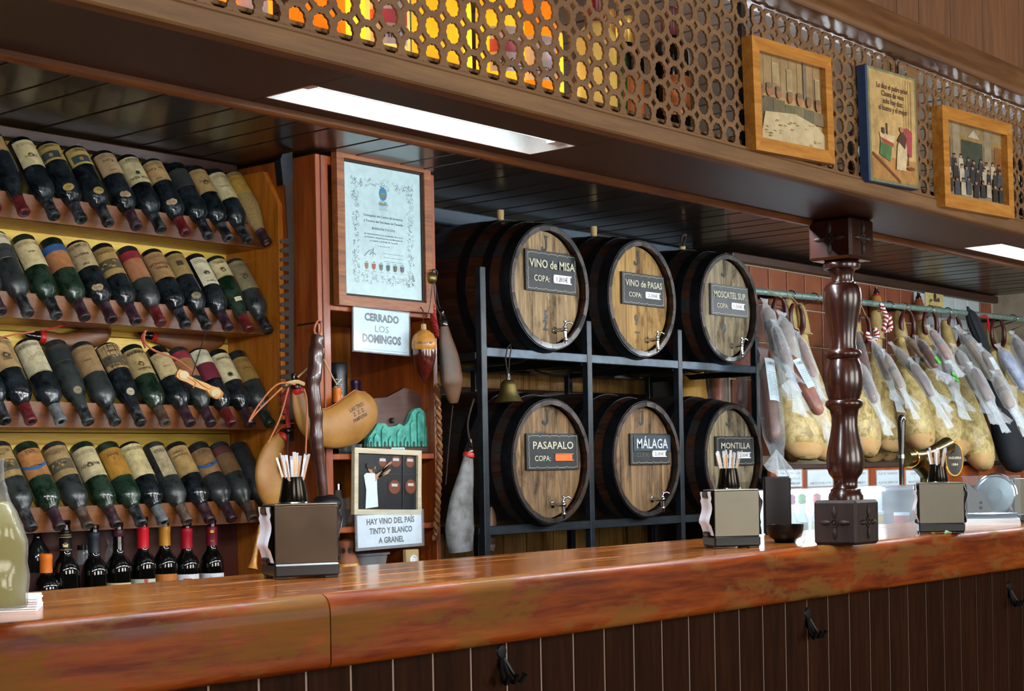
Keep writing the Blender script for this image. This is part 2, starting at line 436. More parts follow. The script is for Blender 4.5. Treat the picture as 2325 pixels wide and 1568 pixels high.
plain('steel_dark', '5a5650', .28, 1., var=.6, vsc=10, c2='3e3833')
plain('saw_steel', '2a211b', .7, 0., var=.7, vsc=25, c2='3a2e26', bmp=.3, spec=.2)
plain('brass', '8f7a45', .38, .9, var=.6, vsc=20, c2='55603f')
plain('brass_bright', 'd0a548', .22, 1.)
plain('tap_gold', '5d4d22', .22, .9)
plain('black_plastic', '0f0f10', .3)
plain('black_matte', '0c0c0d', .6)
plain('white_plastic', 'e8ecf0', .35)
plain('paper_white', 'eef2f6', .8, var=.3, vsc=30, c2='dbe2ea')
plain('napkin', 'e6e9f5', .9)
plain('plaster', '8d8a7e', .9, var=.7, vsc=5, c2='5f5a50', bmp=.4)
plain('stone_plaster', '9a8f7c', .9, var=.8, vsc=9, c2='6d5f4c', bmp=.8)
plain('dark_wall', '181210', .8)
plain('housing_white', 'f2e6de', .5, var=.5, vsc=60, c2='dcc8bd')
plain('tile_brown', '6a3526', .35, var=.8, vsc=7, c2='8a5230', bmp=.15)
plain('tile_white', 'b9c4c6', .35, var=.7, vsc=9, c2='93a2a8', bmp=.15)
plain('grout', '9a917d', .9)
plain('floor_tile', '4a3524', .5, var=.5, vsc=3, c2='5b4230')
plain('room_wall', '5e442c', .8)
plain('leather_tan', '8e5f26', .48, var=.8, vsc=14, c2='b0803c', bmp=.35)
plain('leather_brown', '5d3519', .4, var=.8, vsc=12, c2='80502a', bmp=.35)
plain('leather_old', '2c2723', .5, var=.95, vsc=9, c2='66401f', bmp=.5)
plain('horn_black', '14110f', .2, coat=.5)
plain('cord_red', '8e1414', .7, var=.6, vsc=60, c2='c03a30')
plain('cord_orange', 'a65a35', .7, var=.5, vsc=60, c2='c47c52')
plain('cord_pale', 'b79a6c', .8)
plain('cord_dark', '2b2019', .8)
plain('red_tape', 'b3221b', .4)
plain('ceramic_white', 'dfe5ea', .15, coat=.6)
plain('ceramic_blue', '34465c', .2)
plain('terracotta', '7e4221', .6, var=.6, vsc=12, c2='9a5c2e')
plain('verdigris', '1f6f66', .55, .2, var=.9, vsc=35, c2='5fc2ae', bmp=.6)
plain('verdigris_dark', '0e3a36', .6)
plain('burlap', '7b6236', .95, var=.9, vsc=180, c2='a98d56', bmp=.8)
plain('ink_black', '101012', .6)
plain('hoof', '3b2b1d', .5, var=.6, vsc=20, c2='8f7a4c')
plain('trotter', '8d7440', .55, var=.9, vsc=22, c2='bfa96e', bmp=.4)
m_, nt_, b_ = newmat('ham_skin')
v_ = coords(nt_, (1, 1, 1)); n_ = noise(nt_, v_, 11, 8, .7, .6); n2_ = noise(nt_, v_, 34, 5, .6, .8)
c_ = ramp(nt_, n_, [(.30, '6f6a60'), (.41, 'a8904e'), (.50, 'd9c688'), (.60, 'c9b27a'), (.70, '98988e')])
nt_.links.new(mix(nt_, .5, c_, ramp(nt_, n2_, [(.36, '9a8450'), (.58, 'ffffff')]), 'MULTIPLY'), b_.inputs['Base Color'])
b_.inputs['Roughness'].default_value = .42; bump(nt_, b_, n2_, .5, .004)
plain('ham_fat', 'd9b884', .4, var=.7, vsc=16, c2='cf9a62')
plain('ham_dark', '6b4322', .5, var=.8, vsc=16, c2='8d6434', bmp=.3)
plain('sausage_brown', '38140a', .36, var=.9, vsc=24, c2='6a341c', bmp=.4)
plain('sausage_pale', '5c3c24', .45, var=.9, vsc=26, c2='94744e', bmp=.4)
plain('sausage_orange', '6a260a', .35, var=.9, vsc=18, c2='a04f16', bmp=.3)
plain('cloth_black', '0e141b', .8, var=.5, vsc=40, c2='1a232d', bmp=.2)
plain('label_green', '4fc24a', .5)
printmat('print_old', .36, .6); printmat('print_mid', .35, .5); printmat('print_clean', .12, .45); printmat('print_glossy', .12, .35, .5)
printmat('print_faded', .25, .3, .8)
clear('film', (.97, .99, 1.), .02, .14, 1., 22, .8, .34)
clear('film_thick', (.94, .98, 1.), .16, .16, 1., 30, .9, .45)
clear('glass_clear', (.93, .97, .97), .10, .04, 0, 30, .3)
clear('acrylic', (.9, .96, 1.), .12, .05, 0, 30, .5)
clear('plastic_tub', (.85, .88, .9), .25, .12, 0, 30, .4)
dusty('bottle_glass', '080d0f', '3a444a', (.40, 1.0), .12, r2=.45)
dusty('bottle_dusty', '0d1315', '4a504e', (.30, .95), .2, r2=.55)
dusty('bottle_green', '0a2012', '46564a', (.40, 1.0), .14, r2=.45)
plain('bottle_black', '060707', .06, coat=.5)
dusty('cap_black', '0f1214', '5a6063', (.45, .72), .35, 40)
dusty('cap_red', '5a1418', '6b4a4c', (.5, .8), .35, 40)
dusty('cap_purple', '2c1620', '5d4c54', (.48, .8), .4, 40)
dusty('cap_silver', '6d7276', '2b2f31', (.45, .7), .4, 40)
dusty('cap_brown', '3d2a1e', '75655a', (.45, .75), .5, 40)
dusty('cap_green', '17221c', '5b665c', (.45, .75), .4, 40)
plain('foil_red', 'c01426', .3); plain('foil_gold', 'b87f2a', .35, .3); plain('foil_crimson', 'a01226', .3)
plain('foil_wine', '6d1426', .3); plain('foil_slate', '1a222a', .4); plain('foil_plum', '3a1722', .35)
plain('foil_orange', 'd9701c', .4); plain('foil_violet', '2a1540', .3); plain('foil_yellow', 'c9a44a', .3, .5)
tinted('whisky_amber', 'f0b050', .85); tinted('whisky_gold', 'ffe070', .85); tinted('whisky_brown', '6b3208', .5)
tinted('liquor_green', '2c7a1c', .5); tinted('liquor_pale', 'e6dca6', .7); tinted('oil_gold', 'd3a52a', .6); tinted('wine_pale', 'c9bd7d', .35)
tinted('liquor_dark', '14110d', .15); tinted('box_cream', 'e6d6a4', .4)
emit('tube_glow', (.62, .86, 1.), 7); emit('shelf_glow', (1., .97, .92), 45); emit('niche_glow', (.86, .95, 1.), 15)
wood('cream_frame', 'a89c80', 'c6bb9c', 'd6ccb0', .5, 'X', 1.2, .1, .1)
plain('box_plate', 'b39a6c', .5); plain('paper_old', 'c9b58c', .8)
plain('leather_mould', '2b2018', .55, var=1., vsc=15, c2='85888a', bmp=.6); plain('leather_plait', '8a5a34', .5)
plain('glass_dark', '101413', .1, coat=.4)
plain('beam_blue', '2b3640', .5, .1, var=.8, vsc=10, c2='45586a', bmp=.3, scale=(.4, 1, 1))
plain('sign_black', '12181b', .45, var=.5, vsc=40, c2='1d2629'); plain('sign_slate', '3e4245', .35, var=.5, vsc=20, c2='52595e'); plain('sign_blue', '23323d', .5, var=.4, vsc=30, c2='2f4250')
plain('price_orange', 'd06a1e', .5); plain('cork', 'b59a68', .8, var=.6, vsc=80, c2='8f7648')
plain('cup_metal', '2a2723', .16, .9); plain('toothpick_wood', 'c99a6a', .6, var=.5, vsc=60, c2='e0c3a0'); clear('film_wrap', (.95, .97, 1), .3, .2, 0, 30, .8)
plain('steel_painted_reflection', '6a5a4a', .24, .8, var=.8, vsc=9, c2='3e3026'); plain('steel_dull', '7a776a', .42, .9, var=.3, vsc=30, c2='6a675c')  # first steel: brown reflection of the room put into its colour
plain('black_bowl', '0a0909', .38, spec=.3); clear('glass_jug', (.95, .97, .92), .12, .05, .3, 20, .35); plain('plaque_blue', '2c4a78', .5)

emit('ceiling_glow', (.88, .95, 1.), 120)
plain('rail_metal', '5f7a76', .4, .5, var=.8, vsc=60, c2='a8c4bc', bmp=.3); plain('ham_gold', '9a6a22', .45, var=.8, vsc=14, c2='c99b45', bmp=.3)
plain('chorizo_dark', '2a0a07', .4, var=.8, vsc=30, c2='541710', bmp=.4); plain('pack_blue', '2f4fa8', .4, var=.9, vsc=30, c2='cfd8e8'); plain('blade_steel', 'b8c4c8', .18, 1.)
tinted('oil_green', '8a9a2a', .5); plain('cap_pink', 'd0508a', .4); plain('cap_magenta', 'b01a6a', .4); plain('cap_green_lid', '4aa04a', .4)
plain('food_white', 'd8dede', .5); plain('food_yellow', 'd09a20', .4, var=.6, vsc=40, c2='e6c060'); plain('food_red', 'b02a2a', .4, var=.6, vsc=60, c2='d88'+'080'); plain('food_green', '9ac8a0', .6)
# ================================================================ the room
g = G().box((-4, -3.4, -.05), (8.6, 4.3, 0)); struct('floor', g, 'floor_tile')
g = G().box((-4.1, -3.5, 0), (-4, 4.3, 3.05)); struct('wall_left', g, 'room_wall')
g = G().box((8.45, 1.0, 0), (8.6, 4.3, 2.6)).box((8.45, -3.4, 0), (8.6, 1.0, 3.05)); struct('wall_right', g, 'stone_plaster')
g = G(); xs = [-4, -2.9, -.9, 1.4, 3.4, 4.7, 6.7, 8.6]
for i in range(0, 7):
    if i % 2 == 0: g.box((xs[i], -3.5, 0), (xs[i + 1], -3.4, 3.05))
    else: g.box((xs[i], -3.5, 0), (xs[i + 1], -3.4, 1.0)); g.box((xs[i], -3.5, 2.8), (xs[i + 1], -3.4, 3.05))
struct('wall_front', g, 'room_wall')
g = G().box((-4, -3.5, 3.05), (8.6, 1.6, 3.12)); struct('ceiling_saloon', g, 'bulkhead_wood')
g = G().box((1.3, 4.2, 0), (8.6, 4.3, 2.6)); wb = struct('wall_back', g, 'plaster')
g = G().box((-4, 4.2, 0), (1.3, 4.3, 2.6)).box((-4, 1.55, 2.24), (1.29, 4.3, 2.3)); struct('wall_back_side', g, 'dark_wall')
# plank ceiling behind the bar
CZ = lambda x: 2.2505 - .0105 * (x - 2.4)
g = G().box((1.3, 1.56, 2.285), (8.5, 4.25, 2.30)); ce = struct('ceiling', g, 'black_matte')
xl = [q * 1.03 for q in [1.30, 1.42, 1.60, 1.71, 1.88, 2.035, 2.197, 2.298, 2.459, 2.666, 2.775, 2.882, 2.99, 3.182, 3.287]]
k = 0
while xl[-1] < 8.4: xl.append(xl[-1] + (.19, .105, .165, .11)[k % 4]); k += 1
for a, b in zip(xl, xl[1:]):
    bw = b - a - .005
    g = G().box((-bw / 2, -1.31, 0), (bw / 2, 1.31, .018), .002)
    o = obj('plank', g.mesh('plank'), 'ceiling_wood', ce); o.location = ((a + b) / 2, 2.90, CZ((a + b) / 2))
# panelling above the lattice: moulding and vertical boards
g = G().box((.5, 1.512, 2.12), (4.9, 1.56, 3.05)); wu = struct('wall_upper', g, 'black_matte')
for i, (a, b) in enumerate([(.5, 1.0), (1.0, 1.3), (1.3, 1.6), (1.6, 1.9), (1.9, 2.2), (2.2, 2.43), (2.43, 2.60), (2.60, 2.745), (2.745, 2.843), (2.843, 2.988), (2.988, 3.086), (3.086, 3.236), (3.236, 3.40), (3.40, 3.60), (3.60, 3.85), (3.85, 4.1), (4.1, 4.4), (4.4, 4.9)]):
    g = G().box((a + .0015, 1.50, 2.12), (b - .0015, 1.512, 3.05), .001); obj('board', g.mesh('board'), 'bulkhead_wood', wu)
pf = [(y_, z_ + .021) for y_, z_ in [(1.512, 2.165), (1.494, 2.165), (1.488, 2.155), (1.486, 2.135), (1.483, 2.122), (1.476, 2.112), (1.474, 2.10), (1.478, 2.094), (1.56, 2.094), (1.56, 2.12)]]
g = G(); n_ = len(pf)
g.v = [(x, y, z) for x in (.5, 4.9) for y, z in pf]; g.f = [tuple(range(n_)), tuple(range(2 * n_ - 1, n_ - 1, -1))] + [(i, n_ + i, n_ + (i + 1) % n_, (i + 1) % n_) for i in range(n_)]
struct('trim_1', g, 'moulding_wood', smooth=50)
# ================================================================ overhead bottle shelf: soffit, rail, pierced lattice, recessed lamps
sh = wthing('overhead_shelf', 'dark overhead bottle shelf with pierced scalloped lattice front above the bar', 'shelf', (2.5, 1.67, 1.812))
lamps = [(-.75, -.15), (1.535, 2.135), (3.86, 4.46), (6.1, 6.7)]  # outermost two are unseen, added for more light behind the bar
LY0, LY1, SZ = 1.665, 1.768, 1.824
edges = [-2.]
for a, b in lamps: edges += [a, b]
edges += [8.4]
for i in range(0, len(edges), 2):
    wpart('soffit_board', G().box((edges[i], 1.545, SZ), (edges[i + 1], 1.812, SZ + .016), .001), 'maroon_paint', sh)
for a, b in lamps:
    wpart('soffit_board', G().box((a, 1.545, SZ), (b, LY0, SZ + .016), .001), 'maroon_paint', sh)
    wpart('soffit_board', G().box((a, LY1, SZ), (b, 1.812, SZ + .016), .001), 'maroon_paint', sh)
wpart('shelf_board', G().box((.95, 1.548, SZ + .0345), (4.3, 1.799, SZ + .0405), .001), 'hardboard', sh)
wpart('back_lip', G().box((-2., 1.800, SZ - .012), (8.4, 1.816, SZ + .02), .003), 'rack_wood', sh)
wpart('front_rail', G().box((.5, 1.522, 1.812), (4.9, 1.55, 1.842), .003), 'hardboard', sh)
wpart('front_batten', G().box((.5, 1.526, 1.842), (4.9, 1.541, 1.848), .001), 'hardboard', sh)
# lattice: every cell a real opening, small octagon holes at the cell corners
def lattice(x0, nx, name, skip=()):
    cw, chh, yf, th = .0425, .0385, 1.533, .004
    z0 = 1.8625 - chh / 2; ny = 7; N = 40; lob = 10
    hole = []; outer = []
    for k in range(N):
        a = 2 * PI * k / N; r = .0141 + .0017 * abs(math.cos(lob / 2 * a)); hole.append((r * math.cos(a), r * math.sin(a)))
        c, s_ = math.cos(a), math.sin(a); t = min((cw / 2) / abs(c) if abs(c) > 1e-6 else 9, (chh / 2) / abs(s_) if abs(s_) > 1e-6 else 9)
        rc = .0056; qx, qy = math.copysign(cw / 2, c), math.copysign(chh / 2, s_); bq = c * qx + s_ * qy; disc = bq * bq - (qx * qx + qy * qy - rc * rc)
        if disc > 0: t = min(t, bq - math.sqrt(disc))
        outer.append((t * c, t * s_))
    g = G()
    for i in range(nx):
        for j in range(ny):
            cx_, cz_ = x0 + (i + .5) * cw, z0 + (j + .5) * chh
            if i in skip:
                g.box((cx_ - cw / 2, yf, cz_ - chh / 2), (cx_ + cw / 2, yf + th, cz_ + chh / 2)); continue
            vs = []
            for y in (yf, yf + th): vs += [(cx_ + p, y, cz_ + q) for p, q in hole] + [(cx_ + p, y, cz_ + q) for p, q in outer]
            fs = []
            for k in range(N):
                k2 = (k + 1) % N
                fs += [(k2, k, N + k, N + k2), (2 * N + k, 2 * N + k2, 3 * N + k2, 3 * N + k), (k, k2, 2 * N + k2, 2 * N + k)]
                if k % (N // 4) in (2, 3, 4, 5, 6, 7): fs.append((N + k2, N + k, 3 * N + k, 3 * N + k2))
            g.add(vs, fs)
    return wpart(name, g, 'hardboard', sh, smooth=0)
lattice(.985, 35, 'lattice_panel'); lattice(.985 + 35 * .0425 + .012, 13, 'lattice_panel'); lattice(3.055, 38, 'lattice_panel', skip=(1,))
wpart('stile', G().box((2.470, 1.545, 1.845), (2.490, 1.56, 2.113)), 'black_matte', sh)
wpart('stile', G().box((3.030, 1.540, 1.845), (3.060, 1.553, 2.113)), 'hardboard', sh)
for i, (a, b) in enumerate(lamps):
    nm = 'strip light recessed in the dark soffit'
    lb = {0: 'added unseen tube light in the soffit beyond the left picture edge', 1: 'long glowing white tube light recessed in the dark soffit above the certificate', 2: 'white tube light recessed in the soffit right of the turned column', 3: 'added unseen tube light in the soffit far beyond the right picture edge'}[i]
    L = wthing('recessed_light', lb, 'light', ((a + b) / 2, (LY0 + LY1) / 2, SZ), 'recessed tube lights')
    t = .003; z1 = SZ + .030
    h = G().box((a, LY0, z1), (b, LY1, z1 + t))
    h.box((a, LY0, SZ), (a + t, LY1, z1)).box((b - t, LY0, SZ), (b, LY1, z1)).box((a, LY0, SZ), (b, LY0 + t, z1)).box((a, LY1 - t, SZ), (b, LY1, z1))
    wpart('housing', h, 'housing_white', L)
    wpart('tube', G().tube([(a + .03, LY0 + .030, SZ + .018), (b - .03, LY0 + .030, SZ + .018)], .009, 10), 'tube_glow', L)
    for q in (a + .004, b - .03): wpart('tube_socket', G().box((q, LY0 + .018, SZ + .006), (q + .026, LY0 + .042, z1)), 'white_plastic', L)
# tube lamps fixed behind the overhead shelf, facing the back of the bar
for i, x in enumerate((-.25, 1.15, 2.55, 3.95, 5.35, 6.75)):
    L = wthing('back_tube_lamp', 'tube lamp fixed behind the overhead shelf, %s from left' % ORD[i], 'light', (x + .55, 1.85, 1.843), 'tube lamps behind the shelf')
    wpart('batten', G().box((x, 1.8165, 1.845), (x + 1.1, 1.834, 1.885), .002), 'white_plastic', L)
    wpart('tube', G().tube([(x + .03, 1.853, 1.866), (x + 1.07, 1.853, 1.866)], .013, 10), 'ceiling_glow', L)
    for q in (x + .004, x + 1.074): wpart('tube_socket', G().box((q, 1.834, 1.850), (q + .022, 1.867, 1.882), .002), 'white_plastic', L)
# ================================================================ bar: worktop and boarded front
wt = wthing('bar_worktop', 'long thick varnished reddish wooden bar top with worn patches', 'counter', (2.8, 2.0, .985))
def slab(x0, x1):
    pf = [(2.235, 1.10), (2.235, 1.05), (1.80, 1.05), (1.80, .988), (1.775, .988), (1.762, .988), (1.756, .991), (1.752, .997), (1.752, 1.004), (1.7515, 1.06), (1.752, 1.076), (1.7535, 1.084), (1.757, 1.091), (1.762, 1.096), (1.768, 1.099), (1.776, 1.10), (1.79, 1.10)]
    n = len(pf); g = G(); g.v = [(x, y, z) for x in (x0, x1) for y, z in pf]
    g.f = [tuple(range(n)), tuple(range(2 * n - 1, n - 1, -1))] + [(i, n + i, n + (i + 1) % n, (i + 1) % n) for i in range(n)]; return g
for a, b in ((.2, 1.629), (1.6315, 6.6)):
    o = wpart('slab', slab(a, b), 'counter_wood', wt, 50)
    o.data.materials.append(M['counter_top_wood'])
    for p in o.data.polygons:
        if p.normal.z > .97: p.material_index = 1
bf = wthing('bar_panelling', 'dark vertical tongue and groove boards cladding the front of the bar', 'panelling', (2.8, 1.83, 0))
wpart('backing', G().box((.2, 1.8135, 0), (6.6, 1.86, 1.049)), 'groove_strip', bf)
x = 2.007 - .093 * 18
while x < 6.5:
    sp = .093 if x < 3.2 else .098
    wpart('board', G().box((x + .0025, 1.811, 0), (x + sp - .0025, 1.8134, 1.0495), .002), 'bar_board_wood', bf); x += sp
# ornate hooks under the bar
for (px, py), lb in (((1137, 1478), 'dark iron bag hook under the bar left of centre'), ((1832, 1392), 'dark iron bag hook under the bar below the column'), ((2290, 1330), 'dark iron bag hook under the bar at right')):
    c = P(px, py, 1.812); L = wthing('bag_hook', lb, 'hook', c, 'bag hooks under the bar')
    wpart('plate', G().lathe([(0, -.002), (.012, -.002), (.014, 0), (.011, .004), (0, .005)], 12, frame(c, (0, -1, 0))).lathe([(0, 0), (.006, 0), (.008, .004), (0, .008)], 10, frame(c + Vector((0, 0, -.024)), (0, -1, 0))), 'iron_black', L)
    for sx in (-.016, 0, .014):
        pts = bez([c + Vector((sx * .3, -.004, -.012)), c + Vector((sx, -.016, -.040)), c + Vector((sx * 1.3, -.028, -.052)), c + Vector((sx * 1.5, -.036, -.038))], 12)
        wpart('prong', G().tube(pts, [.0035] * (len(pts) - 1) + [.0055], 6), 'iron_black', L)
# ================================================================ turned column
cx, cy = 3.207, 1.757
cl = wthing('turned_column', 'dark glossy turned wooden column between bar top and overhead shelf', 'column', (cx, cy, 1.10))
prof = [(262, 70), (268, 79), (280, 82), (296, 78), (302, 60), (312, 52), (335, 48), (352, 50), (356, 58), (362, 58), (368, 70), (385, 79), (410, 84), (440, 84), (480, 77), (530, 67), (580, 60), (630, 57), (656, 60), (662, 72), (670, 80), (686, 80), (698, 72), (701, 66), (706, 68), (725, 76), (760, 83), (795, 84), (835, 81), (870, 71), (882, 66), (885, 74), (892, 81), (906, 82), (918, 76), (928, 64), (960, 57), (1000, 57), (1040, 63), (1080, 72), (1120, 80), (1155, 83), (1190, 80), (1215, 72), (1230, 60), (1240, 53), (1265, 51), (1278, 56), (1284, 66), (1296, 67), (1300, 72), (1316, 76), (1332, 76)]
zz = lambda y: 1.10 + (1240 - (y / 1.912 + 440)) * .000953
pr = sorted([(hw / 1.912 * .00097, zz(y)) for y, hw in prof], key=lambda t: t[1])
wpart('shaft', G().lathe([(0, pr[0][1])] + pr + [(0, pr[-1][1])], 32, T((cx, cy, 0))), 'column_wood', cl, 50)
h = .0535
def block(z0, z1, nm):
    b = wpart(nm, G().box((cx - h, cy - h, z0), (cx + h, cy + h, z1), .006), 'carved_wood' if nm == 'base_block' else 'column_wood', cl)
    zc_ = (z0 + z1) / 2
    for nrm, o_ in (((-1, 0, 0), (cx - h, cy, zc_)), ((0, -1, 0), (cx, cy - h, zc_)), ((1, 0, 0), (cx + h, cy, zc_)), ((0, 1, 0), (cx, cy + h, zc_))):
        X = frame(o_, nrm, (0, 0, 1)); g = G().torus(.0085, .003, 14, 6, X).lathe([(0, .0035), (.004, .003), (.005, 0)], 8, X)
        for a in range(4):
            Xa = X @ Matrix.Rotation(a * PI / 2, 4, 'Z'); g.loft([(0, 0, 0, .001, .001)], 6, Xa) if False else None
            pts = [(Xa @ Vector((.011 + .027 * t, 0, 0))) for t in (0, .25, .5, .75, 1)]
            g.tube(pts, [.003, .0058, .006, .0045, .0015], 8)
        wpart('carved_flower', g, 'carved_wood', b, 60)
    return b
block(1.10, zz(1332), 'base_block'); block(zz(262), 1.8235, 'top_block')
# ================================================================ wine rack
TILT = math.radians(53); BL = .269; BR = .0365
AX = Vector((0, -math.cos(TILT), -math.sin(TILT))); XE = 3.25; YB = 3.915; YBAR = 3.742
rk = wthing('wine_rack', 'wooden wall rack of notched bars holding dusty tilted wine bottles', 'rack', (2.6, 3.8, .80))
z = .83
hs = [.15, .13, .16, .14, .15, .13, .15, .14, .16, .14]; k = 0
while z < 2.23:
    hh = min(hs[k % 10], 2.239 - z)
    wpart('back_board', G().box((1.7, YB, z + .001), (XE, YB + .012, z + hh - .001), .001), 'pine_yellow', rk); z += hh; k += 1
pl_ = [(3.67, .80), (YB, .80), (YB, 2.205), (3.735, 2.205), (3.67, 2.095)]
X = Matrix(((0, 0, 1, XE - .018), (1, 0, 0, 0), (0, 1, 0, 0), (0, 0, 0, 1)))
wpart('end_panel', G().prism(pl_, .018, X), 'pine_orange', rk)
wpart('top_trim', G().box((1.7, 3.85, 2.207), (XE - .02, 3.875, 2.240), .003), 'trim_dark_wood', rk)
ROWS = [(2.037, 1.976, [2.283, 2.366, 2.457, 2.542, 2.629, 2.722, 2.805, 2.891, 2.974, 3.048, 3.122, 3.195]),
        (1.774, 1.712, [2.292, 2.372, 2.459, 2.547, 2.633, 2.714, 2.799, 2.885, 2.962, 3.042, 3.120, 3.195]),
        (1.486, 1.430, [2.299, 2.375, 2.466, 2.552, 2.639, 2.724, 2.808, 2.896, 2.972, 3.047, 3.121, 3.195]),
        (1.2045, 1.150, [2.371, 2.456, 2.544, 2.635, 2.718, 2.794, 2.878, 2.960, 3.042, 3.120, 3.195])]
for zt, zm, xs in ROWS:
    pts = [(1.7, zt)]
    for x in xs:
        pts += [(x - .0185, zt), (x - .016, zt - .008), (x - .009, zt - .016), (x, zt - .019), (x + .009, zt - .016), (x + .016, zt - .008), (x + .0185, zt)]
    pts += [(XE - .002, zt), (XE - .002, zt - .068), (1.7, zt - .068)]
    Xb = Matrix(((1, 0, 0, 0), (0, 0, -1, YBAR + .010), (0, 1, 0, 0), (0, 0, 0, 1)))
    wpart('notched_bar', G().prism(pts[::-1], .020, Xb), 'rack_wood', rk)
    wpart('shelf_board', G().box((1.7, YBAR + .011, zt - .068), (XE - .019, YB, zt - .052), .001), 'pine_orange', rk)
wpart('bottom_shelf', G().box((1.7, 3.60, .835), (XE - .02, YB, .853), .002), 'rack_wood', rk)
wpart('back_panel', G().box((1.7, YB - .03, .853), (XE - .019, YB - .002, 1.13)), 'red_panel', rk)
# ---------------------------------------------------------------- bottles
def prof_bottle(shape, L=BL, r=BR):
    if shape == 'bordeaux':
        p = [(0, .006), (r * .55, .003), (r * .88, 0), (r, .006), (r, .160), (r * .985, .172), (r * .90, .184), (r * .70, .196), (r * .50, .205), (r * .42, .214), (r * .40, .235), (r * .38, L - .012), (r * .43, L - .010), (r * .43, L - .002), (r * .36, L), (0, L - .001)]
    else:
        p = [(0, .006), (r * .55, .003), (r * .9, 0), (r * 1.02, .006), (r * 1.02, .120), (r * .98, .138), (r * .86, .160), (r * .68, .182), (r * .52, .202), (r * .43, .22), (r * .39, .245), (r * .38, L - .012), (r * .43, L - .010), (r * .43, L - .002), (r * .36, L), (0, L - .001)]
    s = L / BL
    return [(a, b * s) for a, b in p]
BM = {}
def bmesh_(shape, glass):
    k = (shape, glass)
    if k not in BM:
        BM[k] = G().lathe(prof_bottle(shape), 24).mesh('wine_bottle', 40); BM[k].materials.append(M[glass])
    return BM[k]
def cap_(col, z0=.214):
    k = ('cap', col, z0)
    if k not in BM:
        r = BR; z1 = BL
        BM[k] = G().lathe([(r * .405, z0), (r * .445, z0 + .001), (r * .42, z0 + .02), (r * .415, z1 - .014), (r * .47, z1 - .011), (r * .47, z1 - .001), (r * .42, z1 + .0015), (r * .25, z1 + .0005), (r * .2, z1 - .001), (0, z1 - .001)], 16).mesh('capsule', 40); BM[k].materials.append(M[col])
    return BM[k]
DK = '2b2119'
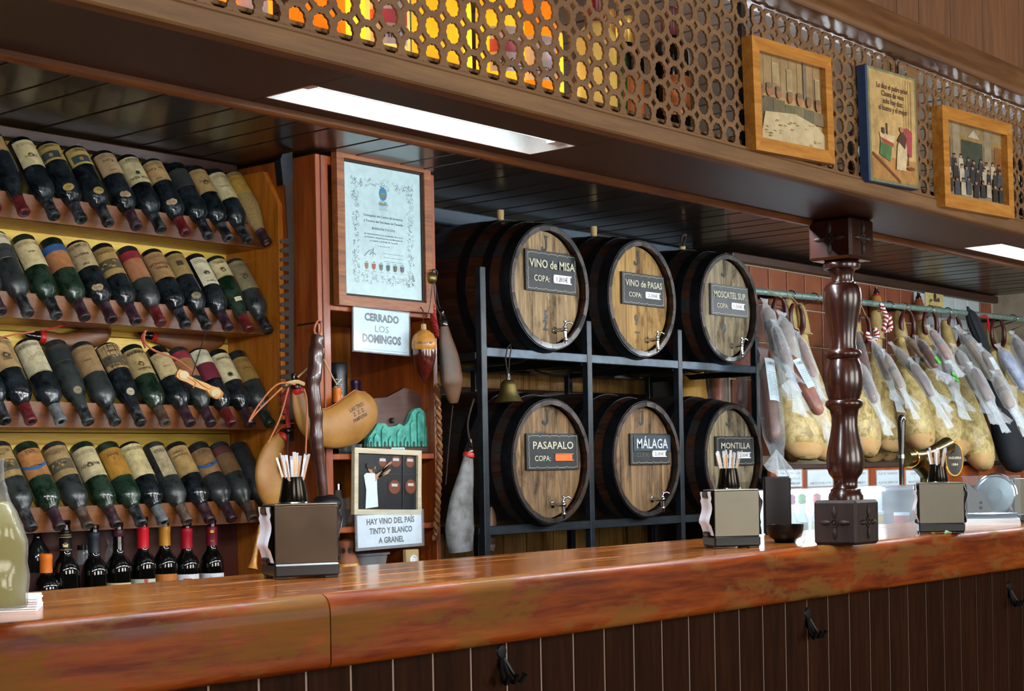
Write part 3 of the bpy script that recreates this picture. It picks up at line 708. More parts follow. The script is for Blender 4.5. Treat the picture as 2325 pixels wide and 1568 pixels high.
def blabel(b, base, w, z0, z1, words=(), ex='', mat='print_old', r=BR):
    p = Pr(oncyl(r + .0004), .00035); hw = w / 2; zm = (z0 + z1) / 2; H = z1 - z0
    e = ex.split()
    nu = 14
    p.rect(-hw, z0, hw, z1, base, nu, .0006)
    if 'border' in e: p.rect(-hw + .002, z0 + .002, hw - .002, z1 - .002, '6d5a38', nu); p.rect(-hw + .0028, z0 + .0028, hw - .0028, z1 - .0028, base, nu)
    for t in e:
        if t.startswith('band:'): 
            c = t[5:]; n = nu; vs = [(-hw + w * i / n, zm + .006 + .010 * math.sin(i / n * 5 - 1) * (1 if j else 1) + (.010 if j else 0)) for j in (0, 1) for i in range(n + 1)]
            p._put(vs, [(i, i + 1, n + 2 + i, n + 1 + i) for i in range(n)], c)
        if t.startswith('top:'): p.rect(-hw, z0 + H * .0, hw, z0 + H * .28, t[4:], nu)
        if t.startswith('low:'): p.rect(-hw, z0 + H * .45, hw, z1, t[4:], nu)
        if t == 'pic': p.rect(-hw * .55, zm - H * .05, hw * .75, zm + H * .38, '3a4a48', 8); p.ell(.004, zm + H * .18, .006, .007, 'b08a5a', 10, 2); p.ell(-hw * .75, zm + H * .12, .003, .003, DK, 8)
        if t == 'paint': 
            p.rect(-hw * .9, zm - H * .05, hw * .9, zm + H * .30, '5b5442', 10)
            for _ in range(8): p.ell(random.uniform(-hw * .7, hw * .7), zm + H * random.uniform(.0, .25), random.uniform(.003, .007), .004, random.choice(['a8823f', '7d7258', 'c0a468', '3c3a30']), 8, 2)
        if t == 'crack':
            for _ in range(4):
                x, y = random.uniform(-hw, hw), random.uniform(z0, z1); pts = []
                for _ in range(6): pts.append((max(-hw, min(hw, x)), max(z0, min(z1, y)))); x += random.uniform(-.008, .008); y += random.uniform(-.012, .012)
                p.line(pts, .0006, '55452c')
        if t == 'map':
            for _ in range(14):
                x, y = random.uniform(-hw * .8, hw * .8), random.uniform(z0 + .01, z1 - .01); p.ring(x, y, random.uniform(.003, .008), random.uniform(.003, .006), .0006, '7a6a40', 9)
        if t == 'bell': p.ell(0, zm + .012, .007, .006, '2e3a34', 10, 2); p.rect(-.009, zm + .018, .009, zm + .020, '2e3a34', 4)
        if t == 'crest': p.ell(0, zm + .010, .009, .009, '5d5136', 10, 2, wob=.25); p.ell(0, zm + .012, .004, .004, base, 8, 2)
        if t == 'seal': p.ell(.006, z1 - .02, .009, .009, '1e1c18', 14, 2); p.ring(.006, z1 - .02, .0075, .0075, .0008, base)
        if t == 'tri': p.poly([(-.008, z0 + .02), (.010, z0 + .02), (.001, z0 + .045)], 'a35a22')
        if t == 'house': p.rect(-.010, zm - .012, .010, zm + .006, '3f3a30', 6)
    for s, f, h in words: p.text(s, 0, z0 + H * (1 - f), h, DK, rot=0, fit=min(w * .86, h * len(s) * .8))
    p.lines(-hw * .7, hw * .7, z0 + H * .2, .0022, 3, '5d4c33')
    lb = p.make('paper_label', mat, b)
    q = None
    for t in e:
        c = {'gold': 'b89a4e', 'kid': 'b89a76', 'round': '8d8464', 'nrect': 'd8cfa8', 'ovalw': 'cfc3a8'}.get(t)
        if c:
            q = Pr(lambda u, v, e_: Vector(((rr_(v) + .0008 + e_) * math.cos(u / BR), (rr_(v) + .0008 + e_) * math.sin(u / BR), v)), .0003)
            def rr_(v, pp=prof_bottle('bordeaux' if 'burg' not in e else 'burgundy')):
                for (r0, a), (r1, b_) in zip(pp[3:], pp[4:]):
                    if a <= v <= b_: return r0 + (r1 - r0) * (v - a) / max(1e-6, b_ - a)
                return BR
            if t == 'nrect': q.rect(-.010, .168, .012, .182, c, 8); q.lines(-.007, .009, .174, .002, 1, DK)
            elif t == 'kid': q.ell(-.004, .176, .012, .010, c, 14, 3, wob=.12); q.ell(.008, .174, .009, .009, c, 14, 3, wob=.1); q.lines(-.01, .01, .178, .002, 2, DK)
            else: q.ell(0, .176, .016, .011, c, 16, 3); q.ring(0, .176, .014, .0095, .0008, '6a5a34'); q.lines(-.008, .008, .177, .002, 2, DK)
            q.make('neck_label', mat, b)
    return lb
def rack_bottle(x, zm, row, i, cap, glass, shape, desc, lab=None, jit=0):
    mouth = Vector((x, 3.68, zm)); base = mouth - AX * BL
    n0 = Vector((0, -math.sin(TILT), math.cos(TILT)))
    side = Vector((-1, 0, 0)); a = math.radians(24 + jit); xa = n0 * math.cos(a) + side * math.sin(a)
    o = bpy.data.objects.new('wine_bottle', bmesh_(shape, glass)); COL.objects.link(o); o.matrix_world = frame(base, AX, xa)
    tag(o, 'dusty wine bottle, %s, %s from left in %s rack row' % (desc, ORD[i], row), 'bottle', 'bottles in the wine rack')
    obj('capsule', cap_(cap), None, o)
    if lab: blabel(o, *lab)
    return o
C1, C2, C3, TN, GD = 'd8c795', 'cbb583', 'e2dab8', 'b08d58', 'c2973f'
R1 = [('cap_red', 'bottle_glass', 'bordeaux', 'mostly out of view', (C2, .075, .03, .10, (), '')),
      ('cap_red', 'bottle_glass', 'burgundy', 'brown label and red neck', (TN, .080, .018, .075, (('MON', .25, .006),), 'border')),
      ('cap_black', 'bottle_glass', 'bordeaux', 'pale cream label', (C1, .072, .018, .112, (('BURTON', .35, .007),), 'crest')),
      ('cap_black', 'bottle_glass', 'bordeaux', 'tan label and gold medal', ('bfa05a', .080, .014, .075, (('BONO', .84, .007),), 'pic gold')),
      ('cap_black', 'bottle_glass', 'bordeaux', 'ragged tan label and gold medal', ('bfa05a', .080, .014, .075, (('BONO', .84, .007),), 'pic gold')),
      ('cap_purple', 'bottle_glass', 'bordeaux', 'pinkish label and kidney medal', ('c0a078', .074, .016, .095, (('Toro', .62, .010), ('ARES', .15, .006)), 'border kid')),
      ('cap_black', 'bottle_glass', 'bordeaux', 'cream bell picture label', (C1, .078, .016, .115, (('VIÑA REAL', .18, .009), ('MUNICIPAL', .90, .005)), 'bell')),
      ('cap_red', 'bottle_glass', 'bordeaux', 'tan label and red neck', ('bd9a66', .078, .014, .092, (('de Toro', .60, .009), ('ARES', .12, .006)), 'border kid')),
      ('cap_black', 'bottle_glass', 'bordeaux', 'faded black label', ('26302f', .084, .03, .10, (), 'border')),
      ('cap_black', 'bottle_glass', 'bordeaux', 'yellowed crest label', ('b3925a', .070, .02, .112, (('VIÑARO', .45, .007),), 'crest border')),
      ('cap_black', 'bottle_glass', 'bordeaux', 'off-white label', (C1, .066, .02, .125, (('TINTERO', .45, .006),), 'border')),
      ('cap_purple', 'burlap', 'burgundy', 'wrapped in burlap netting', (GD, .060, .02, .09, (), ''))]
R2 = [('cap_purple', 'bottle_dusty', 'bordeaux', 'mostly hidden at picture edge', (C3, .07, .02, .11, (), '')),
      ('cap_black', 'bottle_dusty', 'bordeaux', 'white label with red lettering', (C3, .078, .012, .10, (('Paulle', .3, .010),), 'crest low:3c4444')),
      ('cap_black', 'bottle_green', 'bordeaux', 'cream label with cracks', (C1, .080, .024, .115, (('VINA', .5, .006),), 'crack')),
      ('cap_purple', 'bottle_green', 'bordeaux', 'orange label with blue stripe', ('b57a4c', .076, .03, .115, (), 'top:2b62a0')),
      ('cap_purple', 'bottle_glass', 'bordeaux', 'torn label and kidney medal', ('c8b184', .076, .012, .10, (('BURDON', .5, .008), ('1970', .88, .005), ('RES', .1, .007)), 'crack kid')),
      ('cap_purple', 'bottle_glass', 'bordeaux', 'tan painted landscape label', ('b8975a', .078, .02, .12, (('CORONE', .78, .005),), 'paint border')),
      ('cap_red', 'bottle_dusty', 'bordeaux', 'orange label with red top', ('b57b50', .064, .024, .125, (), 'top:a3263a')),
      ('cap_black', 'bottle_glass', 'bordeaux', 'wide tan lettered label', ('b58c5c', .078, .018, .115, (('PRESENCIA', .55, .009), ('MONDO', .38, .009)), 'border')),
      ('cap_black', 'bottle_glass', 'bordeaux', 'black label with beige border', ('a08a50', .070, .014, .095, (), 'house round')),
      ('cap_purple', 'bottle_glass', 'bordeaux', 'narrow white label', (C3, .060, .02, .125, (('Viña', .4, .007), ('Vallon', .1, .006)), 'crest')),
      ('cap_red', 'bottle_green', 'burgundy', 'green glass and cream label', ('dccf98', .062, .016, .085, (('MONDE', .75, .005),), 'crest border nrect')),
      ('cap_black', 'bottle_dusty', 'bordeaux', 'thick grey dust', ('8d8260', .072, .015, .125, (('VINERO', .5, .006),), 'crest'))]
R3 = [('cap_black', 'bottle_glass', 'bordeaux', 'cut by picture edge', (C2, .07, .02, .10, (), '')),
      ('cap_red', 'bottle_glass', 'bordeaux', 'tan vineyard label, red neck', ('c0a06c', .080, .012, .11, (('BRIU', .25, .006),), 'map crest')),
      ('cap_silver', 'bottle_glass', 'bordeaux', 'cream map label, silver neck', ('dcd2ac', .080, .012, .12, (), 'map crack border')),
      ('cap_black', 'bottle_dusty', 'burgundy', 'worn black label', ('202a2c', .082, .02, .08, (('BORGES', .6, .006),), 'border round burg')),
      ('cap_black', 'bottle_dusty', 'bordeaux', 'plain brown label', ('a5855c', .080, .018, .112, (('VIÑERO', .45, .006),), 'border')),
      ('cap_black', 'bottle_glass', 'burgundy', 'large torn vintage label', ('b79b6a', .082, .008, .095, (('RESERVA', .10, .009), ('1978', .9, .006), ('Otoño', .68, .008)), 'paint ovalw burg')),
      ('cap_brown', 'bottle_green', 'bordeaux', 'beige gothic lettered label', ('c6ad76', .078, .02, .112, (('Vegas', .78, .012), ('Reino', .15, .008)), 'crest map')),
      ('cap_purple', 'bottle_glass', 'bordeaux', 'tall cream label', ('d6c08c', .070, .03, .115, (('Vina', .4, .006),), 'border')),
      ('cap_purple', 'bottle_dusty', 'bordeaux', 'crimson label under wooden charm', ('a07048', .074, .02, .115, (), 'top:8e2438')),
      ('cap_red', 'bottle_glass', 'bordeaux', 'white and maroon label', ('d6d2b4', .066, .01, .12, (), 'low:6d1c30')),
      ('cap_purple', 'bottle_glass', 'bordeaux', 'cream label with black seal', ('d8cc9e', .072, .02, .122, (('Corneta', .8, .008),), 'seal')),
      ('cap_green', 'bottle_dusty', 'bordeaux', 'yellow brown stained label', ('a3813f', .076, .03, .118, (('RENANS', .5, .006),), 'border'))]
R4 = [('cap_black', 'bottle_dusty', 'bordeaux', 'tan painting label', ('b3955c', .080, .02, .12, (('Coro', .72, .007),), 'paint border')),
      ('cap_purple', 'bottle_green', 'bordeaux', 'orange label with blue wave', ('bd8048', .074, .028, .118, (('AZUL', .90, .009), ('Marinu', .35, .006)), 'band:2f6fb4 border')),
      ('cap_brown', 'bottle_dusty', 'bordeaux', 'dirt stained painting label', ('a58958', .080, .018, .118, (('Coro', .74, .007),), 'paint')),
      ('cap_purple', 'bottle_green', 'bordeaux', 'off-white heraldic label', ('c2b48a', .080, .022, .122, (('MARCADU', .40, .010),), 'crest')),
      ('cap_black', 'bottle_green', 'bordeaux', 'golden orange label', ('b8862c', .074, .026, .122, (('Boni', .74, .010),), 'tri border')),
      ('cap_silver', 'bottle_glass', 'bordeaux', 'pale map label', ('d2c38e', .078, .012, .122, (), 'map crack')),
      ('cap_brown', 'bottle_dusty', 'bordeaux', 'narrow grey cream label', ('b9ab86', .046, .02, .125, (), 'map')),
      ('cap_purple', 'bottle_glass', 'bordeaux', 'brown lettered label, purple neck', ('b8965c', .078, .018, .118, (('Copa', .78, .009), ('Salmondo', .66, .008)), 'border')),
      ('cap_purple', 'bottle_dusty', 'bordeaux', 'dusty label with blue wave', ('9a7448', .076, .028, .118, (('AZUL', .90, .009), ('Marinu', .35, .006)), 'band:2a64a6')),
      ('cap_brown', 'bottle_dusty', 'bordeaux', 'red and brown label', ('82603c', .076, .02, .115, (), 'top:5f2a2a')),
      ('cap_black', 'bottle_dusty', 'bordeaux', 'no label, grey dust', None)]
for (zt, zm, xs), data, row in zip(ROWS, (R1, R2, R3, R4), ('top', 'second', 'third', 'bottom')):
    for i, (x, dd) in enumerate(zip(xs, data)): rack_bottle(x, zm, row, i, *dd, jit=random.uniform(-12, 12))
# ---------------------------------------------------------------- bottles standing under the rack
def stand_bottle(x, y, z0, L, r, cap, capz, label, lab=None, ex=None, glass='bottle_black', name='wine_bottle', shape='bordeaux', group='bottles standing under the rack', a0=-135):
    s = L / BL
    pf = [(a * r / BR, b) for a, b in prof_bottle(shape, L)]
    o = obj(name, G().lathe(pf, 24).mesh(name, 40), glass); o.location = (x, y, z0); o.rotation_euler = (0, 0, math.radians(a0)); tag(o, label, 'bottle', group)
    nr = r * .42
    if cap: obj('capsule', G().lathe([(nr * 1.02, L - capz), (nr * 1.12, L - capz + .001), (nr * 1.08, L - .016), (nr * 1.16, L - .012), (nr * 1.16, L - .001), (nr * .95, L + .002), (0, L + .002)], 16).mesh('capsule', 40), cap, o)
    if lab:
        p = Pr(oncyl(r + .0004), .0004); base, z_0, z_1, wds = lab
        p.rect(-.045, z_0, .045, z_1, base, 16)
        for t in wds: p.text(t[0], t[4] if len(t) > 4 else 0, t[1], t[2], t[3])
        if ex: ex(p)
        p.make('paper_label', 'print_clean', o)
    return o
zS = .853
stand = [(104, 1258, .235, 'foil_orange', .050, 'orange screw capped bottle at left end under the rack', None, None),
 (148, 1204, .295, 'black_plastic', .055, 'dark bottle with gold banded black neck under the rack', ('14110f', .05, .135, [('PRESA', .125, .008, 'c9b26a'), ('OCAÑA', .110, .010, 'c9b26a')]), None),
 (213, 1209, .290, 'foil_slate', .055, 'dark bottle with slate grey neck foil and white label', ('dfe6ec', .05, .137, []), None),
 (268, 1203, .29, 'foil_plum', .018, 'dark bottle with short plum wax top and cream label', ('cbb98a', .05, .145, [('Denominacion', .136, .004, '4a3a22')]), None),
 (324, 1196, .295, 'foil_red', .060, 'dark bottle with bright red neck foil and crest label', ('c3c6b0', .05, .150, [('RAMÓN', .130, .008, '1e2a22')]), lambda p: p.ell(.012, .145, .006, .006, 'b03a3a', 10, 2)),
 (373, 1195, .292, 'foil_gold', .055, 'dark bottle with golden tan neck foil and orange label', ('b4691f', .05, .158, []), None),
 (423, 1200, .288, 'foil_crimson', .058, 'dark bottle with crimson neck foil, red square on label', ('dfe3ec', .05, .158, []), lambda p: p.rect(-.006, .120, .018, .146, 'b3162a', 6)),
 (480, 1196, .29, 'foil_wine', .055, 'dark bottle with burgundy gold-topped foil and white label', ('dfe3ec', .05, .156, [('vino', .146, .0035, '555566')]), None)]
for px, py, L, cap, cz, lb, lab, ex in stand:
    c = P(px, py, 3.735); 
    o = stand_bottle(c.x, 3.735, c.z - L, L, .0365, cap, cz, lb, lab, ex)
    if 'gold banded' in lb or 'gold-topped' in lb:
        q = Pr(oncyl(.0365 * .42 * 1.13, a0=.2), .0003); 
        if 'banded' in lb: q.rect(-.02, L - .018, .02, L - .0165, 'c9b26a', 10); q.rect(-.02, L - .012, .02, L - .011, 'c9b26a', 10); q.rect(-.02, L - .052, .02, L - .051, 'c9b26a', 10); q.line([(-.008, L - .038), (0, L - .032), (.008, L - .038)], .001, 'd8c88a'); q.rect(-.006, L - .044, .006, L - .037, 'd8c88a', 4)
        else: q.rect(-.006, L - .016, .006, L - .008, 'd0b030', 6); q.text('GRAN', 0, L - .040, .003, 'c9a040')
        q.make('neck_print', 'print_clean', o)
# ================================================================ display cabinet between rack and barrels
YC = 3.515
def rp(l, t, r, b, y):
    m = (t + b) / 2; x0 = P(l, m, y).x; x1 = P(r, m, y).x; c = (l + r) / 2
    return x0, x1, P(c, b, y).z, P(c, t, y).z
def ribbon(spine, hw, flat=.5, out=(0, -1, 0), n=14, g=None):
    """smooth bag-like body round a spine, half-width hw across, flattened along `out`"""
    g = g or G(); out = Vector(out).normalized(); sp = bez(spine, 30); m = len(sp)
    ws = [hw[min(len(hw) - 1, int(i / (m - 1) * (len(hw) - 1)))] * (1 - (i / (m - 1) * (len(hw) - 1)) % 1) + hw[min(len(hw) - 1, int(i / (m - 1) * (len(hw) - 1)) + 1)] * ((i / (m - 1) * (len(hw) - 1)) % 1) for i in range(m)]
    vs = []; fs = []
    for i, p in enumerate(sp):
        t = (sp[min(i + 1, m - 1)] - sp[max(i - 1, 0)]).normalized(); a = t.cross(out).normalized()
        for k in range(n):
            q = 2 * PI * k / n; vs.append(p + a * ws[i] * math.cos(q) + out * ws[i] * flat * math.sin(q))
    for i in range(m - 1):
        for k in range(n): fs.append((i * n + k, i * n + (k + 1) % n, (i + 1) * n + (k + 1) % n, (i + 1) * n + k))
    fs += [tuple(range(n - 1, -1, -1)), tuple(range((m - 1) * n, m * n))]
    return g.add(vs, fs)
def picture(name, label, cat, x0, x1, z0, z1, y, fw, dep, fmat, draw, pmat='print_clean', group=None, inner=None, rot=0., glass=None):
    c = Vector(((x0 + x1) / 2, y, (z0 + z1) / 2)); W, H = x1 - x0, z1 - z0
    o = thing(name, label, cat, c, 0, group); o.rotation_euler = (0, math.radians(rot), 0)
    hw, hh = W / 2, H / 2
    for q in ([(-hw, -hh), (hw, -hh), (hw - fw, -hh + fw), (-hw + fw, -hh + fw)], [(hw, hh), (-hw, hh), (-hw + fw, hh - fw), (hw - fw, hh - fw)], [(-hw, hh), (-hw, -hh), (-hw + fw, -hh + fw), (-hw + fw, hh - fw)], [(hw, -hh), (hw, hh), (hw - fw, hh - fw), (hw - fw, -hh + fw)]):
        Xp = Matrix(((1, 0, 0, 0), (0, 0, -1, 0), (0, 1, 0, 0), (0, 0, 0, 1)))
        g = G().prism(q, dep, Xp); g.v = [(x, yy + (0 if True else 0), z) for x, yy, z in g.v]
        obj('frame_rail', g.mesh('frame_rail', 30), fmat, o)
    iw, ih = hw - fw, hh - fw; yy = -dep * .55
    if inner:
        t = inner
        for q in (((-iw, -ih), (iw, -ih + t)), ((-iw, ih - t), (iw, ih)), ((-iw, -ih + t), (-iw + t, ih - t)), ((iw - t, -ih + t), (iw, ih - t))):
            obj('inner_moulding', G().box((q[0][0], yy - .004, q[0][1]), (q[1][0], yy, q[1][1]), .001).mesh('inner_moulding'), 'carved_wood', o)
        iw -= t; ih -= t
    p = Pr(onplane((0, yy + .002, 0), (1, 0, 0), (0, 0, 1)), .00012); draw(p, iw, ih); p.make('picture_sheet', pmat, o)
    obj('backing', G().box((-hw + fw * .3, yy + .0021, -hh + fw * .3), (hw - fw * .3, -.001, hh - fw * .3)).mesh('backing'), 'walnut', o)
    if glass: obj('glass_pane', G().box((-iw, yy - .0025, -ih), (iw, yy - .0015, ih)).mesh('glass_pane'), glass, o)
    return o
cb = wthing('display_cabinet', 'tall reddish open cabinet with shelves of keepsakes beside the barrels', 'cabinet', (3.5, 3.7, .6))
xr = 3.742; zt = 2.232
wpart('side_panel', G().box((XE, YC + .004, .6), (XE + .018, 3.915, zt), .002), 'cabinet_wood', cb)
wpart('front_stile', G().box((XE + .0185, YC, .6), (XE + .046, YC + .02, zt - .001), .002), 'cabinet_wood', cb)
wpart('side_panel', G().box((xr, YC, .6), (xr + .018, 3.90, zt), .002), 'cabinet_wood', cb)
wpart('back_panel', G().box((XE + .02, 3.90, .6), (xr, 3.915, zt)), 'pine_orange', cb)
for z in (1.787, 1.339, 1.118, .965): wpart('shelf', G().box((XE + .047 if z > 1 else XE + .047, YC + .004, z - .018), (xr - .001, 3.898, z), .002), 'cabinet_wood', cb)
wpart('cornice', G().box((XE + .047, YC + .002, 2.205), (xr - .001, 3.898, 2.231), .002), 'cabinet_wood', cb)
# ---------------------------------------------------------------- certificate
def cert(p, w, h):
    p.rect(-w, -h, w, h, 'c4e2e6'); ink = '3f5358'
    bw, bh = w * .80, h * .80; t = w * .16
    for _ in range(330):
        s = random.random()
        if random.random() < .62: u = random.choice((-1, 1)) * (bw - t * random.random()); v = random.uniform(-bh, bh)
        else: v = random.choice((-1, 1)) * (bh - t * random.random()); u = random.uniform(-bw, bw)
        a0 = random.uniform(0, 6.28); rr = random.uniform(.003, .007)
        p.k = 3; p.line([(u + rr * math.cos(a0 + q) * (1 - q * .12), v + rr * math.sin(a0 + q) * (1 - q * .12)) for q in (0, .8, 1.6, 2.4, 3.2, 4.0)], .0011, random.choice([ink, '5d7075', '33474c']))
    p.k = 5
    p.ell(0, h * .60, .017, .021, '2a7fb0', 20); p.ell(0, h * .585, .012, .007, '3f9a6a', 12, rot=.2); p.ell(.002, h * .57, .011, .004, 'b0542c', 12)
    p.text('CIT NE', 0, h * .47, .007, ink); p.text('TENERIFE', 0, h * .435, .007, ink); p.lines(-.018, .018, h * .40, .0022, 4, '7d9498')
    for i, s in enumerate(['Distinguido del Centro de Iniciativas', 'y Turismo del Nordeste de Tenerife']): p.text(s, 0, h * (.24 - i * .085), .0068, ink, fit=w * 1.02)
    p.text('BODEGÓN TOCUYO', 0, h * .045, .0062, '22353a', fit=w * .60)
    for i, s in enumerate(['En reconocimiento a su inestimable labor en la', 'promoción y difusión turística del Municipio de', 'La Laguna y de la isla de Tenerife']): p.text(s, 0, h * (-.045 - i * .05), .0048, ink, fit=w * (1.0, .98, .72)[i])
    p.text('La Laguna, a febrero de 2002', 0, h * -.22, .003, ink)
    p.line([(-w * .52, -h * .40), (-w * .40, -h * .31), (-w * .28, -h * .27), (-w * .38, -h * .37), (-w * .30, -h * .33), (-w * .22, -h * .36)], .0016, '16323c'); p.line([(-w * .28, -h * .25), (-w * .30, -h * .40)], .0012, '16323c')
    p.lines(-w * .02, w * .5, -h * .33, .003, 3, '8fa5aa', .012)
    for i, c in enumerate(['a07048', 'b5563c', '5a7a70', '44605c', '6a5f50', '7a5a8a']):
        u = -w * .46 + i * w * .185; p.poly([(u - .007, -h * .50), (u + .007, -h * .50), (u + .006, -h * .57), (u, -h * .60), (u - .006, -h * .57)], c); p.rect(u - .004, -h * .485, u + .004, -h * .475, ink); p.lines(u - .009, u + .009, -h * .625, .002, 1, '6a8085')
x0, x1, z0, z1 = rp(757, 355, 970, 702, YC - .006)
picture('certificate', 'framed pale blue certificate with ornate border on the cabinet front', 'certificate', x0, x1, z0, z1, YC - .002, .030, .024, 'red_frame', cert, 'print_glossy', inner=.008)
# ---------------------------------------------------------------- paper signs
def sign(name, label, l, t, r, b, y, draw, mat='print_clean', sleeve=None, rot=0.):
    x0, x1, z0, z1 = rp(l, t, r, b, y); c = Vector(((x0 + x1) / 2, y, (z0 + z1) / 2)); w, h = (x1 - x0) / 2, (z1 - z0) / 2
    o = thing(name, label, 'sign', c); o.rotation_euler = (0, math.radians(rot), 0)
    obj('card', G().box((-w, 0, -h), (w, .0025, h), .0005).mesh('card'), 'paper_white', o)
    p = Pr(onplane((0, -.0003, 0), (1, 0, 0), (0, 0, 1)), .00025); draw(p, w, h); p.make('lettering', mat, o)
    if sleeve:
        k = sleeve
        obj('plastic_sleeve', G().box((-w - k, -.0035, -h - k), (w + k, -.0028, h + k)).mesh('plastic_sleeve'), 'film', o)
        obj('sleeve_back', G().box((-w - k, .0026, -h - k), (w + k, .0033, h + k)).mesh('sleeve_back'), 'film', o)
    return o
def dom(p, w, h):
    p.rect(-w, -h, w, h, 'cfe6f0'); p.text('CERRADO', 0, h * .62, .022, '173540', fit=w * 1.25, b=.05); p.text('LOS', 0, h * .1, .02, '4a6a78', fit=w * .5); p.text('DOMINGOS', 0, -h * .38, .024, '16323c', fit=w * 1.4, b=.05)
    p.rect(-w * .9, -h * .92, w * .9, -h * .88, '9fbcc8')
sign('closed_sundays_sign', 'pale blue laminated closed-on-Sundays notice hanging under the certificate', 803, 704, 928, 800, YC - .010, dom, 'print_glossy', .004, 1.2)
def vino(p, w, h):
    p.rect(-w, -h, w, h, 'dfe9f4')
    for i, (s, f) in enumerate((('HAY VINO DEL PAÍS', 1.5), ('TINTO Y BLANCO', 1.34), ('A GRANEL', .80))): p.text(s, w * .02, h * (.58 - i * .60), h * .36, '16222c', fit=w * f, b=.03)
sign('wine_sign', 'white sign with black capitals about local wine below the photograph', 812, 1166, 957, 1238, YC - .014, vino, 'print_clean', .009, -.6)
# ---------------------------------------------------------------- photograph of a man drawing wine
def man(p, w, h):
    p.rect(-w, -h, w, h, '0f1318')
    for u, v, a, b in ((-.15, .72, .13, .17), (.30, .75, .16, .20), (.78, .75, .14, .2), (.25, -.18, .19, .25), (.80, -.15, .18, .26)):
        p.ell(u * w, v * h, a * w * 1.25, b * h * 1.25, '1e1512', 16); p.ell(u * w, v * h, a * w, b * h, '74391f', 16); p.rect((u - .1) * w, (v + .02) * h, (u + .1) * w, (v + .12) * h, 'b8c4c0')
    p.rect(-w, .28 * h, w, .31 * h, '1d2a33'); p.rect(.52 * w, -h, .56 * w, h, '1d2a33')
    p.poly([(-.78 * w, .22 * h), (-.70 * w, .30 * h), (-.42 * w, .30 * h), (-.35 * w, .1 * h), (-.34 * w, -.3 * h), (-.30 * w, -.9 * h), (-.72 * w, -.97 * h), (-.70 * w, -.3 * h)], 'd8eaf2')
    p.poly([(-.42 * w, .22 * h), (.10 * w, .62 * h), (.16 * w, .72 * h), (.10 * w, .74 * h), (-.05 * w, .60 * h), (-.40 * w, .04 * h)], 'b88a6a'); p.poly([(-.40 * w, .10 * h), (.02 * w, .30 * h), (.12 * w, .46 * h), (.06 * w, .46 * h), (-.10 * w, .34 * h), (-.42 * w, .0 * h)], 'c79a78')
    p.ell(-.52 * w, .48 * h, .13 * w, .18 * h, 'b4866a', 14); p.ell(-.56 * w, .56 * h, .15 * w, .13 * h, '1c1512', 14); p.ell(-.44 * w, .40 * h, .08 * w, .07 * h, '3a2a22', 10)
picture('photograph', 'white framed photograph of a man in white shirt reaching to barrels', 'photograph', *rp(803, 1019, 955, 1168, YC - .012), YC - .002, .016, .014, 'cream_frame', man, 'print_glossy', rot=2)
o = sign('note_card', 'small handwritten card tucked beside the framed photograph', 944, 1115, 957, 1160, YC - .004, lambda p, w, h: (p.rect(-w, -h, w, h, 'b9cdd6'), p.line([(-w * .6, -h * .2), (0, h * .1), (w * .6, 0)], .001, '5a6a80')))
# ---------------------------------------------------------------- things on the cabinet shelves
zs = 1.339
c = P(768, 900, 3.72); t = wthing('bottle_tube', 'tall black gift tube with white lettering on the cabinet shelf', 'tube', (c.x, 3.72, zs))
wpart('body', G().lathe([(0, 0), (.030, 0), (.030, .28), (0, .28)], 24, T((c.x, 3.72, zs))), 'black_plastic', t); wpart('lid', G().lathe([(.0315, .255), (.0315, .288), (.029, .292), (0, .292)], 24, T((c.x, 3.72, zs))), 'foil_slate', t)
q = Pr(oncyl(.0303, T((c.x, 3.72, zs)), math.radians(-128)), .0003); q.text('DON AGVSTÍN', 0, .14, .019, 'd8dde0', fit=.20, rot=PI / 2); q.wmake('lettering', 'print_clean', t)
c = P(764, 840, 3.62); stand_bottle(c.x, 3.62, zs, .205, .030, 'foil_orange', .045, 'bottle with orange ribbed cap in front of the black tube', group='bottles in the cabinet')
c = P(806, 806, 3.81); stand_bottle(c.x, 3.81, zs, .245, .036, 'foil_violet', .06, 'dark bottle with violet neck foil on the cabinet shelf', group='bottles in the cabinet')
c = P(854, 808, 3.81); stand_bottle(c.x, 3.81, zs, .245, .036, 'foil_yellow', .06, 'dark bottle with pale gold neck foil on the cabinet shelf', group='bottles in the cabinet')
c = P(896, 985, 3.655); t = wthing('ceramic_jar', 'white ceramic lidded jar with blue bands behind the bronze plaque', 'jar', (c.x, 3.655, zs)); X = T((c.x, 3.655, zs)) @ Matrix.Diagonal((1.05, 1.05, 1.36, 1))
wpart('body', G().lathe([(0, 0), (.04, 0), (.052, .02), (.055, .06), (.054, .10), (.048, .112), (.044, .118), (0, .118)], 28, X), 'ceramic_white', t, 60)
wpart('lid', G().lathe([(.046, .112), (.047, .122), (.040, .132), (.02, .140), (0, .141)], 28, X), 'ceramic_white', t, 60)
for z in (.070, .082): wpart('band', G().torus(.0555, .0012, 28, 5, X @ T((0, 0, z))), 'ceramic_blue', t)
wpart('handle', G().tube([X @ Vector(p) for p in ((.045, -.03, .118), (.075, -.045, .122), (.078, -.047, .11), (.076, -.046, .095))], .005, 8), 'ceramic_white', t)
